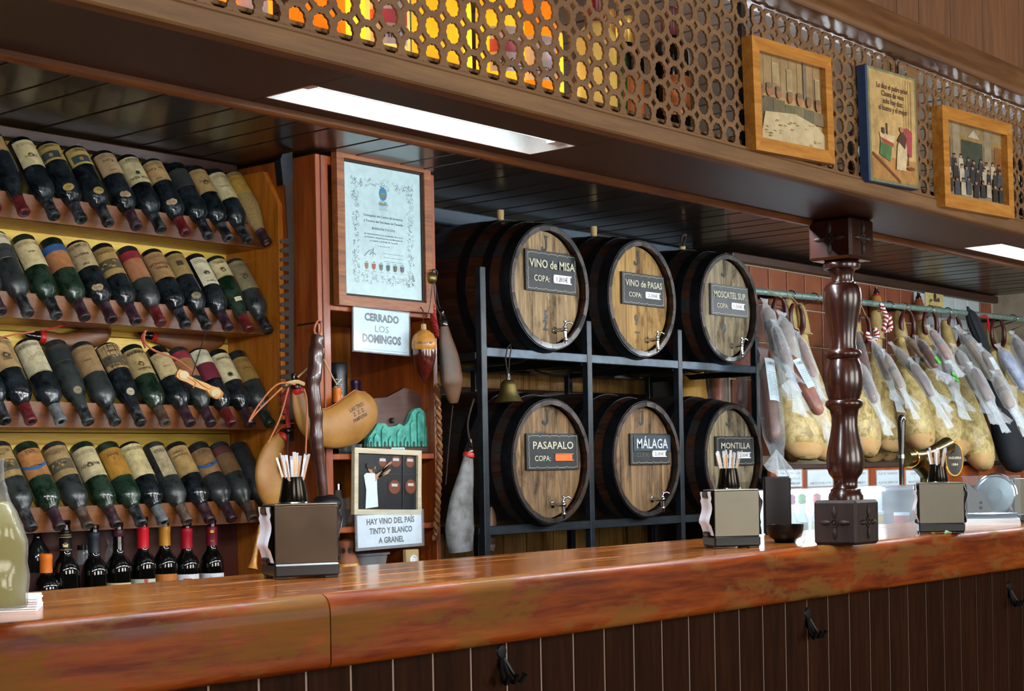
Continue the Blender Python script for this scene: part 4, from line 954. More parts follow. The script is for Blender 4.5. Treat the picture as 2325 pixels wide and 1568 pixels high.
# bronze town plaque on a walnut stand
a = P(826, 1006, 3.56); b = P(978, 1000, 3.56); ox = a.x; W = b.x - a.x
t = wthing('bronze_plaque', 'walnut stand with a green patinated bronze townscape plaque', 'trophy', (ox + W / 2, 3.56, zs))
k = W / 152.
def pp(px, py): return ((px - 826) * k, (1010 - py) * k * 1.0)
def flatshape(pts, y0, y1, z=zs): 
    Xq = Matrix(((1, 0, 0, ox), (0, 0, -1, y1), (0, 1, 0, z), (0, 0, 0, 1))); return G().prism([pp(*q) for q in pts], y1 - y0, Xq)
wpart('base', G().box((ox - .002, 3.54, zs), (ox + W, 3.59, zs + .022), .003), 'walnut', t)
wpart('backboard', flatshape([(832, 1004), (832, 960), (840, 925), (860, 922), (885, 920), (905, 912), (925, 904), (950, 908), (970, 918), (977, 935), (977, 1004)], 3.572, 3.586), 'walnut', t)
wpart('bronze_relief', flatshape([(830, 1002), (834, 985), (845, 975), (855, 962), (872, 962), (880, 968), (895, 966), (905, 962), (915, 966), (925, 958), (932, 945), (940, 938), (952, 936), (962, 942), (968, 955), (978, 970), (975, 1002)], 3.556, 3.571), 'verdigris', t, 20)
for i, (u, v, w_, dy) in enumerate([(838, 990, 9, .003), (851, 984, 13, .005), (868, 972, 12, .004), (884, 988, 15, .006), (903, 978, 13, .004), (918, 990, 11, .006), (934, 962, 13, .004), (950, 948, 15, .006), (966, 972, 12, .004)]):
    wpart('relief_house', flatshape([(u - w_ / 2, 1000), (u - w_ / 2, v), (u - w_ * .1, v - 6), (u + w_ / 2, v + 2), (u + w_ / 2, 1000)], 3.5555 - dy, 3.5555), 'verdigris', t, 20)
    wpart('relief_door', flatshape([(u - 2, 1000), (u - 2, 992), (u, 990), (u + 2, 992), (u + 2, 1000)], 3.5555 - dy - .0012, 3.5555 - dy), 'verdigris_dark', t, 20)
wpart('knob', G().lathe([(0, 0), (.009, 0), (.009, .008), (.006, .012), (0, .012)], 14, frame((ox + 68 * k, 3.571, zs + (1010 - 957) * k), (0, -1, 0))), 'carved_wood', t)
q = Pr(onplane((ox + 65 * k, 3.539, zs + .011), (1, 0, 0), (0, 0, 1)), .0003); q.rect(-.03, -.008, .03, .008, 'bcd4d8'); q.text('Gracias por fotografiar', 0, .003, .0035, '33484c', fit=.05); q.lines(-.025, .025, -.005, .003, 1, '5a7074'); q.wmake('name_plate', 'print_clean', t)
# glasses and jars
def tumbler(x, y, z, r, h, label, group='glasses in the cabinet'):
    return solo('glass_tumbler', G().lathe([(0, .004), (r * .78, 0), (r * .8, .002), (r, h), (r * .94, h), (r * .74, .008), (0, .008)], 18, T((x, y, z))), 'glass_clear', label, 'glass', group, 50)
for i, px in enumerate((778, 795, 812)):
    c = P(px, 1018, 3.56); tumbler(c.x, 3.56, zs, .014, .03, 'tiny clear shot glass under the round wineskin, %s of three from left' % ORD[i])
for i, (px, r, h) in enumerate(((792, .022, .085), (806, .02, .05))):
    c = P(px, 1185, 3.60); tumbler(c.x, 3.60 + i * .05, 1.118, r, h, ('tall' if i == 0 else 'short') + ' clear tumbler on the lower cabinet shelf left of the photograph')
c = P(769, 1180, 3.58); t = wthing('glass_flask', 'clear glass flask with cap on the lower cabinet shelf', 'bottle', (c.x, 3.58, 1.118)); X = T((c.x, 3.58, 1.118))
wpart('body', G().lathe([(0, 0), (.020, 0), (.022, .01), (.022, .07), (.010, .095), (.009, .12), (.011, .125), (0, .125)], 18, X), 'glass_clear', t, 50); wpart('cap', G().lathe([(.0115, .112), (.0115, .13), (0, .131)], 14, X), 'chrome', t)
c = P(786, 1260, 3.57); t = wthing('clay_burner', 'small terracotta pot with arched holes on the lowest shelf', 'pot', (c.x, 3.57, .965)); X = T((c.x, 3.57, .965))
wpart('body', G().lathe([(0, 0), (.035, 0), (.040, .02), (.037, .05), (.026, .072), (.024, .085), (.027, .10), (.024, .108), (.012, .112), (0, .116)], 24, X), 'terracotta', t, 50)
for a_ in (-150, -110, -70): wpart('opening', G().lathe([(0, .001), (.006, .001), (.006, 0), (0, 0)], 12, X @ T((.0275 * math.cos(math.radians(a_)), .0275 * math.sin(math.radians(a_)), .08)) @ frame((0, 0, 0), (math.cos(math.radians(a_)), math.sin(math.radians(a_)), 0), (0, 0, 1)), 1.4, 1.), 'black_matte', t)
wpart('straw_skirt', G().lathe([(.036, .0), (.042, .012), (.041, .03), (.036, .046)], 24, X), 'oak_frame', t)
a, b = P(812, 1278, 3.56), P(882, 1276, 3.56); t = wthing('plastic_tub', 'clear plastic food tub on the lowest cabinet shelf', 'tub', ((a.x + b.x) / 2, 3.58, .965))
wpart('tub_body', G().loft([((a.x + b.x) / 2, 3.585, .966, (b.x - a.x) * .40, .03), ((a.x + b.x) / 2, 3.585, 1.025, (b.x - a.x) * .47, .038)], 20, None, 5), 'plastic_tub', t, 20)
wpart('rim', G().loft([((a.x + b.x) / 2, 3.585, 1.025, (b.x - a.x) * .52, .044), ((a.x + b.x) / 2, 3.585, 1.031, (b.x - a.x) * .52, .044)], 20, None, 5), 'plastic_tub', t, 20)
a = P(931, 1264, YC - .002); t = wthing('wall_socket', 'cream wall socket on the cabinet above the bar', 'socket', (a.x, YC, a.z - .03))
wpart('plate', G().box((a.x - .028, YC - .014, a.z - .034), (a.x + .03, YC + .004, a.z + .024), .003), 'box_plate', t); wpart('outlet', G().lathe([(.016, 0), (.017, .004), (.013, .005), (.012, .001), (0, .001)], 18, frame((a.x, YC - .0145, a.z - .01), (0, -1, 0))), 'ceramic_white', t)
# ---------------------------------------------------------------- saw
ys = 3.585
def flatpx(pts, y, th):
    w3 = [P(px, py, y) for px, py in pts]; n = len(w3); g = G()
    g.v = [tuple(p) for p in w3] + [(p.x, p.y + th, p.z) for p in w3]
    g.f = [tuple(range(n)), tuple(range(2 * n - 1, n - 1, -1))] + [(i, n + i, n + (i + 1) % n, (i + 1) % n) for i in range(n)]; return g
t = wthing('crosscut_saw', 'long rusty crosscut saw hanging by its handle at the cabinet edge', 'saw', P(652, 1010, ys))
pts = [(646, 412), (664, 412), (667, 500), (668, 560), (667, 800), (668, 1000), (652, 1002)]
y = 985
while y > 545: pts += [(655, y), (638, y - 3), (636, y - 9), (642, y - 12), (655, y - 14)]; y -= 20.5
pts += [(654, 540), (650, 470)]
wpart('blade', flatpx(pts, ys, .003), 'saw_steel', t, 20)
wpart('handle', flatpx([(637, 362), (641, 350), (664, 345), (666, 408), (662, 414), (643, 420)], ys - .012, .028), 'iron_black', t, 30)
# ---------------------------------------------------------------- wineskins
def bota(label, spine, hw, y, mat='leather_tan', flat=.42, neck=None, tape=True, tip=1, txt=None, y2=None):
    sp = [P(px, py, y) for px, py in spine]; s0 = 3634 / (sp[0] - CAM).dot(D); ws = [w / s0 for w in hw]
    zmin = min(p.z for p in sp)
    o = wthing('wineskin', label, 'wineskin', (sp[len(sp) // 2].x, y, zmin), 'leather wineskins')
    body_ = wpart('leather_body', ribbon(sp, ws, flat), mat, o, 60)
    # stitched edge
    e = bez(sp, 30); m = len(e); edge = []
    for i in range(2, m):
        tt = (e[min(i + 1, m - 1)] - e[i - 1]).normalized(); a_ = tt.cross(Vector((0, -1, 0))).normalized(); f = i / (m - 1) * (len(ws) - 1); j = min(int(f), len(ws) - 2); edge.append(e[i] - a_ * ((ws[j] * (1 - f + j) + ws[j + 1] * (f - j)) * 1.0))
    wpart('seam', G().tube(edge, .0022, 5), 'cord_orange' if mat == 'leather_tan' else 'cord_dark', o)
    d = (sp[0] - sp[1]).normalized(); X = frame(sp[0] + d * .002, d, (0, -1, 0)); r = ws[0]
    if tape: wpart('red_binding', G().lathe([(r * 1.02, -.014), (r * 1.12, -.010), (r * 1.08, 0), (r * .9, .003), (0, .003)], 16, X), 'red_tape', o)
    n_ = wpart('horn_nozzle', G().lathe([(r * .85, .0), (r * .9, .010), (r * .7, .016), (r * .85, .020), (r * .6, .028), (r * .35, .040), (r * .42, .046), (0, .048)], 16, X), 'horn_black', o, 50)
    if txt:
        c_, rot, sz, fit = txt; c3 = P(*c_, y); q = Pr(onplane((c3.x, y - .03, c3.z), (1, 0, 0), (0, 0, 1)), 0.)
        dep = txt[4] if len(txt) > 4 else None
        for i, (s, ff) in enumerate((('LAS TRES', 1.), ('Z. Z. Z.', .8), ('PAMPLONA', 1.))):
            up = (1 - i) * sz * 1.5; q.text(s, -up * math.sin(rot), up * math.cos(rot), sz, '241a10', fit=fit * ff, rot=rot, b=.02)
        g_ = body_.data; off = OFF[o.name]
        from mathutils.bvhtree import BVHTree
        bv = BVHTree.FromPolygons([v.co + off for v in g_.vertices], [tuple(f.vertices) for f in g_.polygons]); nv = []
        for v in q.v:
            h_ = bv.ray_cast(Vector((v[0], y - .3, v[2])), Vector((0, 1, 0)))[0]
            nv.append((v[0], (h_.y if h_ else y - .02) - .0008, v[2]))
        q.v = nv; q.wmake('stamp', 'print_mid', o)
    return o
def cord(parent, pts, r, mat, y, name='cord'):
    w3 = [P(p[0], p[1], p[2] if len(p) > 2 else y) for p in pts]
    return wpart(name, G().tube(bez(w3, 8 * len(pts)), r, 6), mat, parent)
b1 = bota('round tan leather wineskin with stamped lettering in front of the cabinet', [(674, 884), (684, 925), (708, 962), (750, 972), (795, 955), (828, 925), (842, 905)], [14, 26, 38, 48, 58, 52, 22], 3.465, flat=.40, txt=((800, 936), math.radians(22), .011, .062))
cord(b1, [(670, 872), (630, 872), (590, 915), (565, 957), (588, 930), (640, 880)], .0026, 'cord_orange', 3.40); cord(b1, [(655, 880), (635, 950), (608, 1005)], .0024, 'cord_orange', 3.40); cord(b1, [(690, 882), (697, 920), (694, 1030)], .0026, 'cord_orange', 3.395)
cord(b1, [(676, 856), (705, 830), (728, 812), (735, 790)], .0026, 'cord_pale', 3.44); cord(b1, [(735, 815), (752, 850), (765, 872)], .0024, 'cord_pale', 3.44)
cord(b1, [(646, 872), (672, 866), (690, 872)], .006, 'cord_pale', 3.41, 'knot')
b2 = bota('curved tan leather wineskin hanging low beside the napkin dispenser', [(643, 992), (622, 1015), (606, 1055), (610, 1095), (632, 1128), (668, 1150)], [14, 24, 30, 38, 42, 22], 3.54, flat=.42)
cord(b2, [(655, 970), (650, 930), (643, 905), (652, 890), (648, 940)], .007, 'cord_red', 3.515, 'tassel'); cord(b2, [(625, 985), (645, 965), (668, 960)], .002, 'cord_red', 3.515); cord(b2, [(655, 985), (652, 1040), (660, 1085)], .003, 'cord_dark', 3.515)
b3 = bota('long dark wineskin hanging beside the cabinet next to the wooden acorn', [(1008, 740), (1012, 770), (1020, 815), (1026, 865), (1030, 915)], [12, 20, 30, 34, 12], 3.44, 'leather_old', .5, tape=False)
cord(b3, [(985, 640), (990, 690), (1005, 725)], .0018, 'cord_dark', 3.44); cord(b3, [(1028, 920), (1020, 1000), (1012, 1100)], .0018, 'cord_dark', 3.45)
b4 = bota('large grey mouldy wineskin hanging against the barrel stand post', [(1064, 1030), (1058, 1080), (1048, 1140), (1044, 1200), (1046, 1252)], [12, 24, 36, 44, 36], 3.415, 'leather_mould', .45)
cord(b4, [(1068, 1010), (1062, 960), (1076, 905)], .003, 'cord_dark', 3.43)
b5 = bota('small brown wineskin half hidden behind the barrel stand post', [(1117, 1150), (1118, 1185), (1116, 1225), (1112, 1250)], [6, 12, 15, 12], 3.52, 'leather_old', .5, tape=False)
b6 = bota('glossy brown wineskin lying on the rack at far left', [(90, 765), (115, 770), (150, 778), (195, 770), (235, 755), (250, 750)], [14, 16, 20, 26, 24, 8], 3.885, 'leather_brown', .36)
cord(b6, [(78, 752), (30, 760), (-10, 768)], .0028, 'cord_orange', 3.78); cord(b6, [(95, 750), (130, 742), (170, 728)], .0028, 'cord_red', 3.80)
b7 = bota('flat brown wineskin lying on the rack beside the end panel', [(345, 762), (375, 765), (415, 775), (460, 778), (495, 770), (508, 762)], [12, 20, 26, 26, 20, 8], 3.89, 'leather_brown', .32)
cord(b7, [(330, 750), (328, 775), (350, 795), (400, 815), (440, 845)], .0032, 'cord_orange', 3.66); cord(b7, [(335, 748), (322, 765), (330, 790)], .0026, 'cord_red', 3.72)
# wooden charm hanging over the third row
c = P(452, 872, 3.585); t = wthing('wooden_charm', 'carved wooden double spoon charm tied over the third row bottles', 'ornament', P(452, 905, 3.585))
wpart('wood_bar', flatpx([(402, 846), (408, 838), (420, 842), (430, 852), (445, 860), (470, 870), (482, 876), (498, 880), (508, 892), (505, 902), (492, 906), (476, 898), (468, 886), (440, 876), (426, 868), (410, 862), (401, 855)], 3.585, .008), 'oak_frame', t, 30)
for px, py in ((418, 851), (490, 892)): wpart('paper_disc', G().lathe([(0, .002), (.017, .0015), (.018, 0)], 16, frame(P(px, py, 3.5845), (0, -1, 0)), 1., .7), 'paper_old', t)
for q in (((425, 855), (445, 868), (438, 880)), ((470, 885), (482, 900), (495, 895)), ((440, 858), (470, 880), (482, 878))): cord(t, q, .0012, 'cord_pale', 3.583)
cord(t, [(436, 852, 3.583), (448, 815, 3.62), (462, 770, 3.70), (468, 752, 3.731)], .0016, 'cord_dark', 3.6, 'hanging_cord')
# ---------------------------------------------------------------- knotted stick, acorn, braided whip, bells, horn
t = wthing('knotted_stick', 'dark knotted wooden walking club hanging on the cabinet stile', 'stick', P(735, 1150, 3.40))
sp = [P(px, py, 3.405) for px, py in ((722, 762), (718, 790), (716, 830), (711, 870), (713, 910), (718, 950), (718, 990), (722, 1030), (728, 1075), (734, 1130))]
ws = [.018, .021, .022, .020, .021, .019, .020, .017, .016, .015]
e = bez(sp, 45); rs = [ws[min(9, int(i / (len(e) - 1) * 9))] * (1 + .035 * math.sin(i * 1.1)) for i in range(len(e))]
wpart('shaft', G().tube(e, rs, 12), 'stick_wood', t, 60)
wpart('club_head', G().lathe([(0, -.035), (.03, -.028), (.042, -.008), (.038, .012), (.02, .024), (0, .026)], 18, T(P(742, 1142, 3.405)), 1.15, 1.), 'iron_black', t, 60)
cord(t, [(722, 765), (714, 752), (716, 738), (724, 728), (730, 740), (726, 765)], .0035, 'cord_orange', 3.405, 'loop')
a_ = P(723, 731, 3.405); wpart('nail', G().tube([a_ + Vector((0, -.01, 0)), Vector((a_.x + .02, 3.5149, a_.z))], .003, 6), 'iron_black', t)
c = P(963, 812, 3.47); t = wthing('wooden_acorn', 'large varnished wooden acorn hanging at the cabinet corner', 'ornament', (c.x, 3.47, c.z - .085)); X = T((c.x, 3.47, c.z))
s = 1 / 735.
wpart('nut', G().lathe([(0, -62 * s), (2 * s, -58 * s), (6 * s, -50 * s), (16 * s, -34 * s), (24 * s, -14 * s), (27 * s, 4 * s), (27 * s, 22 * s), (0, 24 * s)], 28, X), 'acorn_wood', t, 60)
wpart('cup', G().lathe([(27 * s, 18 * s), (29 * s, 24 * s), (29 * s, 38 * s), (24 * s, 52 * s), (14 * s, 62 * s), (6 * s, 65 * s), (0, 65 * s)], 28, X), 'oak_frame', t, 60)
wpart('stem', G().lathe([(7 * s, 63 * s), (6 * s, 78 * s), (0, 79 * s)], 12, X), 'cord_pale', t); q = Pr(oncyl(29.3 * s, X, math.radians(-130)), .0003); q.text('recuerdo', 0, 34 * s, .010, '5a3a10', fit=.05); q.wmake('lettering', 'print_mid', t)
wpart('hanging_cord', G().tube([(c.x, 3.47, c.z + 78 * s), (c.x + .004, 3.475, c.z + 110 * s), (c.x + .012, 3.50, c.z + 125 * s)], .0018, 6), 'cord_dark', t)
def twist(label, name, pts, r, pitch, mat, cat, y, mat2=None):
    e = bez([P(px, py, y) for px, py in pts], 90); L = 0; o = wthing(name, label, cat, e[-1]); acc = [0]
    for a_, b_ in zip(e, e[1:]): L += (b_ - a_).length; acc.append(L)
    for k in range(2):
        q = [p + Vector((math.cos(2 * PI * s_ / pitch + k * PI) * r, math.sin(2 * PI * s_ / pitch + k * PI) * r, 0)) for p, s_ in zip(e, acc)]
        wpart('strand', G().tube(q, r * 1.05, 6), mat if k == 0 else (mat2 or mat), o)
    return o
twist('long brown braided leather whip hanging down the cabinet side', 'braided_whip', [(992, 872), (996, 950), (998, 1040), (995, 1120), (992, 1180), (988, 1226)], .0055, .045, 'leather_brown', 'whip', 3.49, 'leather_plait')
twist('short red twisted cord hanging above the acorn', 'twisted_lanyard', [(981, 690), (984, 720), (990, 750), (993, 765)], .0055, .022, 'cord_red', 'cord', 3.50)
c = P(979, 632, 3.49); t = wthing('brass_sheep_bell', 'small round brass bell on the cabinet edge', 'bell', (c.x, 3.49, c.z - .02)); wpart('body', G().lathe([(0, -.018), (.012, -.016), (.019, -.004), (.019, .006), (.012, .018), (0, .021)], 20, T(c)), 'brass', t, 60); wpart('strap', G().torus(.012, .0025, 16, 6, frame(c + Vector((.006, -.01, .016)), (0, 1, 0))), 'iron_black', t)
cord(t, [(984, 622), (975, 700), (968, 712)], .0012, 'iron_black', 3.48, 'wire'); cord(t, [(988, 640), (996, 690), (1000, 700)], .0012, 'iron_black', 3.48, 'wire')
t = wthing('wooden_horn', 'small pale wooden horn hanging under the rack', 'horn', P(575, 1292, 3.66)); a, b = P(591, 1190, 3.66), P(573, 1291, 3.66); X = frame(b, a - b); L = (a - b).length
wpart('body', G().lathe([(.017, 0), (.015, .004), (.0105, .018), (.008, .04), (.007, .07), (.0075, .072), (.006, .076), (.0055, L * .8), (.0065, L * .82), (.005, L)], 18, X), 'oak_frame', t, 50); wpart('mouthpiece', G().lathe([(.005, L), (.0065, L + .003), (.004, L + .010), (0, L + .010)], 12, X), 'horn_black', t)
cord(t, [(598, 1180), (600, 1225), (596, 1270), (602, 1290)], .009, 'cord_red', 3.68, 'red_ribbon')
# ---------------------------------------------------------------- glassware behind the standing bottles
for px, py, nm, lb, pf, mat in ((85, 1235, 'decanter', 'dark ornate decanter behind the standing bottles', [(0, 0), (.03, 0), (.034, .03), (.03, .06), (.014, .085), (.010, .10), (.014, .108), (.010, .116), (.012, .13), (.016, .14), (.014, .15), (0, .152)], 'glass_dark'), (190, 1262, 'spice_jar', 'small glass jar with dark lid between standing bottles', [(0, 0), (.017, 0), (.018, .04), (.015, .045), (0, .046)], 'plastic_tub'), (250, 1240, 'hourglass_vase', 'small clear waisted glass behind the plum topped bottle', [(0, 0), (.016, 0), (.015, .02), (.006, .045), (.015, .07), (.016, .085), (0, .086)], 'glass_clear'), (60, 1332, 'small_jar', 'little glass jar with metal lid beside the orange capped bottle', [(0, 0), (.016, 0), (.017, .02), (.016, .04), (0, .041)], 'glass_clear')):
    y = 3.80 if py < 1300 else 3.70; c = P(px, py, y); hh = pf[-1][1]; o = solo(nm, G().lathe(pf, 18, T((c.x, y, .853 if py > 1300 else c.z - hh / 2))), mat, lb, 'jar' if 'jar' in nm else 'glassware', None, 50)
    if 'jar' in nm: wpart('lid', G().lathe([(.018, hh - .006), (.018, hh + .008), (0, hh + .009)], 16, T((c.x, y, .853 if py > 1300 else c.z - hh / 2))), 'horn_black' if nm[0] == 's' and nm[1] == 'p' else 'brushed_steel', o)
# ================================================================ wall and trims behind the barrels and hams
struct('trim_2', G().box((XE + .55, 3.86, 2.160), (5.75, 3.89, 2.214), .004), 'beam_blue')
wp_ = struct('wall_panel', G().box((3.77, 4.13, .3), (5.75, 4.16, 1.86)), 'black_matte')
x = 3.77
while x < 5.7:
    w_ = random.choice((.14, .17, .19)); obj('board', G().box((x + .002, 4.112, .3), (min(x + w_, 5.74) - .002, 4.13, 1.85), .002).mesh('board'), 'box_wood', wp_); x += w_
obj('rail', G().box((3.77, 4.095, 1.56), (5.74, 4.111, 1.60), .003).mesh('rail'), 'trim_dark_wood', wp_)
# ================================================================ barrel stand
st = wthing('barrel_stand', 'black iron rack of square tubes carrying six wine barrels', 'stand', (4.7, 3.7, 0))
PXS = [3.90, 4.46, 5.02, 5.57]; hb = .013
for i, x in enumerate(PXS):
    for y in (3.45, 3.98):
        top = 1.943 if i == 0 else 1.80
        wpart('post', G().box((x - hb, y - hb, 0), (x + hb, y + hb, top if y < 3.6 else 1.66), .002), 'iron_post', st)
    for z in (1.655, 1.085): wpart('side_bar', G().box((x - hb, 3.464, z - .012), (x + hb, 3.966, z + .012), .002), 'iron_black', st)
for a, b in zip(PXS, PXS[1:]):
    for y in (3.45, 3.98):
        for z in (1.667, 1.084): wpart('cross_bar', G().box((a + hb, y - hb + .002, z - .015), (b - hb, y + hb - .002, z + .015), .002), 'iron_blue_reflection' if y < 3.6 and z > 1.5 else 'iron_post', st)
# ================================================================ barrels
NS, BLn, RH, RB = 22, .66, .207, .252
def rad(s): return RB - (RB - RH) * (2 * s - 1) ** 2
def stave_mesh():
    g = G(); da = 2 * PI / NS * .493; n = 12; th = .015; vs = []
    for i in range(n + 1):
        s = i / n; r = rad(s); y = s * BLn
        for rr, aa in ((r, -da), (r + .0012, 0), (r, da), (r - th, da), (r - th, -da)): vs.append((rr * math.sin(aa), y, rr * math.cos(aa)))
    fs = [(0, 1, 2, 3, 4), tuple(n * 5 + k for k in (4, 3, 2, 1, 0))]
    for i in range(n):
        for k in range(5): fs.append((i * 5 + k, (i + 1) * 5 + k, (i + 1) * 5 + (k + 1) % 5, i * 5 + (k + 1) % 5))
    g.v = vs; g.f = [f[::-1] for f in fs]; return g.mesh('stave', 30)
SM = stave_mesh(); SM.materials.append(M['barrel_wood'])
HM = []
for s0, s1 in ((.004, .060), (.115, .165), (.255, .310), (.69, .745), (.835, .885), (.94, .996)):
    g = G(); n = 44; vs = []
    for k in range(n):
        a = 2 * PI * k / n
        for s, dr in ((s0, .0018), (s0, .0045), (s1, .0045), (s1, .0018)): r = rad(s) + dr; vs.append((r * math.sin(a), s * BLn, r * math.cos(a)))
    fs = [(k * 4 + j, k * 4 + (j + 1) % 4, ((k + 1) % n) * 4 + (j + 1) % 4, ((k + 1) % n) * 4 + j) for k in range(n) for j in range(4)]
    g.v = vs; g.f = fs; HM.append(g.mesh('hoop', 40)); HM[-1].materials.append(M['hoop_iron'])
RI, RC = .1925, .030
def head_boards(parent, mat, zc):
    wd = 2 * RI / 6
    for i in range(6):
        x0 = -RI + i * wd + .0006; x1 = -RI + (i + 1) * wd - .0006; up = []; lo = []
        for k in range(7):
            x = x0 + (x1 - x0) * k / 6; h = math.sqrt(max(0, RI ** 2 - x * x)); up.append((x, h)); lo.append((x, -h))
        poly = lo + up[::-1]
        if abs(poly[0][1]) < 1e-4: poly = poly[1:] 
        o = obj('head_board', G().prism(poly, .012, Matrix(((1, 0, 0, 0), (0, 0, -1, RC + .012), (0, 1, 0, 0), (0, 0, 0, 1)))).mesh('head_board', 30), mat, parent); o.location = (0, random.uniform(0, .0012), zc)
def tapg():
    return None
def barrel(X0, zc, label, headmat, signpx, sgn, num, tap, Y0=3.40):
    o = thing('wine_barrel', label, 'barrel', (X0, Y0, zc - RH), 0, 'wine barrels on the iron stand')
    for k in range(NS):
        s = obj('stave', SM, None, o); s.location = (0, 0, RH); s.rotation_euler = (0, 2 * PI * (k + .5) / NS, 0)
    for hm in HM: h = obj('hoop', hm, None, o); h.location = (0, 0, RH)
    head_boards(o, headmat, RH)
    b = obj('back_head', G().lathe([(0, 0), (RI, 0), (RI, .012), (0, .012)], 32, T((0, BLn - .03, RH)) @ RX(-90)).mesh('back_head'), 'barrel_wood', o)
    # stencil marks
    fnh = onplane((0, RC - .0005, RH), (1, 0, 0), (0, 0, 1)); q = Pr(fnh, .0003)
    q.poly([(.002, .178), (.024, .178), (.024, .173), (.019, .173), (.019, .140), (.015, .129), (.006, .123), (-.006, .123), (-.014, .129), (-.014, .138), (-.006, .141), (-.003, .133), (.003, .132), (.009, .138), (.009, .173), (.002, .173)], '2d3436'); q.make('stencil_letter', 'print_old', o)
    for s, u, v, h in num: q = Pr(fnh, .0003); q.text(s, u, v, h, '4a5560', b=.03); q.make('stencil_number', 'print_old', o)
    # sign
    l, t, r, b_ = signpx; ysg = Y0 + RC - .008; x0, x1, z0, z1 = rp(l, t, r, b_, ysg); W, H = (x1 - x0) / 2, (z1 - z0) / 2; c = Vector(((x0 + x1) / 2 - X0, RC - .006, (z0 + z1) / 2 - zc + RH))
    sg = obj('sign_board', G().box((-W, -.004, -H), (W, .004, H), .001).mesh('sign_board'), 'sign_slate' if sgn.get('grey') else 'sign_black', o); sg.location = c
    p = Pr(onplane((0, -.0042, 0), (1, 0, 0), (0, 0, 1)), .0003); ink = sgn.get('ink', 'cfcdb0')
    def rag(a, b2, n):
        pts = []
        for i in range(n):
            f = i / n; f2 = (i + .72) / n; f3 = (i + .86) / n
            pts += [(a[0] + (b2[0] - a[0]) * f, a[1] + (b2[1] - a[1]) * f), (a[0] + (b2[0] - a[0]) * f2, a[1] + (b2[1] - a[1]) * f2)]
            nx, ny = -(b2[1] - a[1]), (b2[0] - a[0]); L = math.hypot(nx, ny); pts.append((a[0] + (b2[0] - a[0]) * f3 + nx / L * .004, a[1] + (b2[1] - a[1]) * f3 + ny / L * .004))
        return pts + [b2]
    w2, h2 = W * .93, H * .88
    if not sgn.get('noborder'):
        for a, b2, n in (((-w2, -h2), (w2, -h2), 5), ((w2, -h2), (w2, h2), 4), ((w2, h2), (-w2, h2), 5), ((-w2, h2), (-w2, -h2), 4)): p.line(rag(a, b2, n), .0011, ink)
    if sgn.get('cracks'):
        for i in range(7): u = -W * .8 + i * W * .27; p.line([(u, h2 * .9), (u + random.uniform(-.003, .003), 0), (u + random.uniform(-.004, .004), -h2 * .9)], .0012, '05090c')
    if not sgn.get('plate'): p.text(sgn['t'], 0, H * .36, H * .40, ink, fit=W * sgn.get('fit', 1.72), b=.012)
    p.text('COPA:', -W * .42, -H * .36, H * .30, ink if not sgn.get('plate') else '5a5a48', fit=W * .60); p.make('lettering', 'print_clean', sg)
    if sgn.get('plate'):
        pl = obj('name_plate', G().box((-W * .88, -.0075, -H * .14), (W * .98, -.0045, H * .90), .0006).mesh('name_plate'), 'sign_blue', sg)
        p = Pr(onplane((0, -.0078, 0), (1, 0, 0), (0, 0, 1)), .0003); p.text(sgn['t'], W * .05, H * .36, H * .62, 'd8e2ea', fit=W * 1.55); p.make('lettering', 'print_clean', sg)
    ps = obj('price_slot', G().box((W * .06, -.0085, -H * .52), (W * .76, -.0042, -H * .46), .0004).box((W * .06, -.0085, -H * .16), (W * .76, -.0042, -H * .10), .0004).box((W * .06, -.0062, -H * .46), (W * .72, -.0042, -H * .16)).mesh('price_slot'), 'price_orange' if sgn.get('orange') else 'white_plastic', sg)
    p = Pr(onplane((0, -.0064, 0), (1, 0, 0), (0, 0, 1)), .0002)
    if sgn.get('price'): p.text(sgn['price'], W * .40, -H * .31, H * .22, '5a5f5c', fit=W * .46)
    if p.v: p.make('price', 'print_clean', sg)
    # tap
    tp = P(tap[0], tap[1], Y0 + RC); a = Vector((tp.x - X0, RC, tp.z - zc + RH))
    tb = obj('tap', G().lathe([(.012, 0), (.012, .004), (.007, .006), (.0065, .040), (.009, .042), (.009, .052), (.006, .056), (0, .057)], 14, frame(a, (0, -1, 0))).lathe([(.007, 0), (.0085, .004), (.007, .008), (.006, -.030)][:3], 12, T(a + Vector((0, -.047, .004)))).tube([a + Vector((0, -.047, 0)), a + Vector((0, -.048, -.016)), a + Vector((0, -.05, -.03))], [.008, .007, .0055], 12).mesh('tap', 50), 'chrome', o)
    obj('spout', G().lathe([(.0065, 0), (.0075, -.004), (.006, -.010), (.0055, -.018), (.004, -.018)], 12, T(a + Vector((0, -.05, -.028)))).mesh('spout', 50), 'chrome', tb)
    obj('lever', G().tube([a + Vector((0, -.047, .008)), a + Vector((.002, -.05, .022)), a + Vector((.016, -.056, .026)), a + Vector((.026, -.06, .020))], [.005, .0045, .004, .0035], 8).lathe([(0, 0), (.007, .003), (.007, .007), (0, .010)], 10, T(a + Vector((0, -.048, .022)))).mesh('lever', 50), 'chrome', tb)
    return o
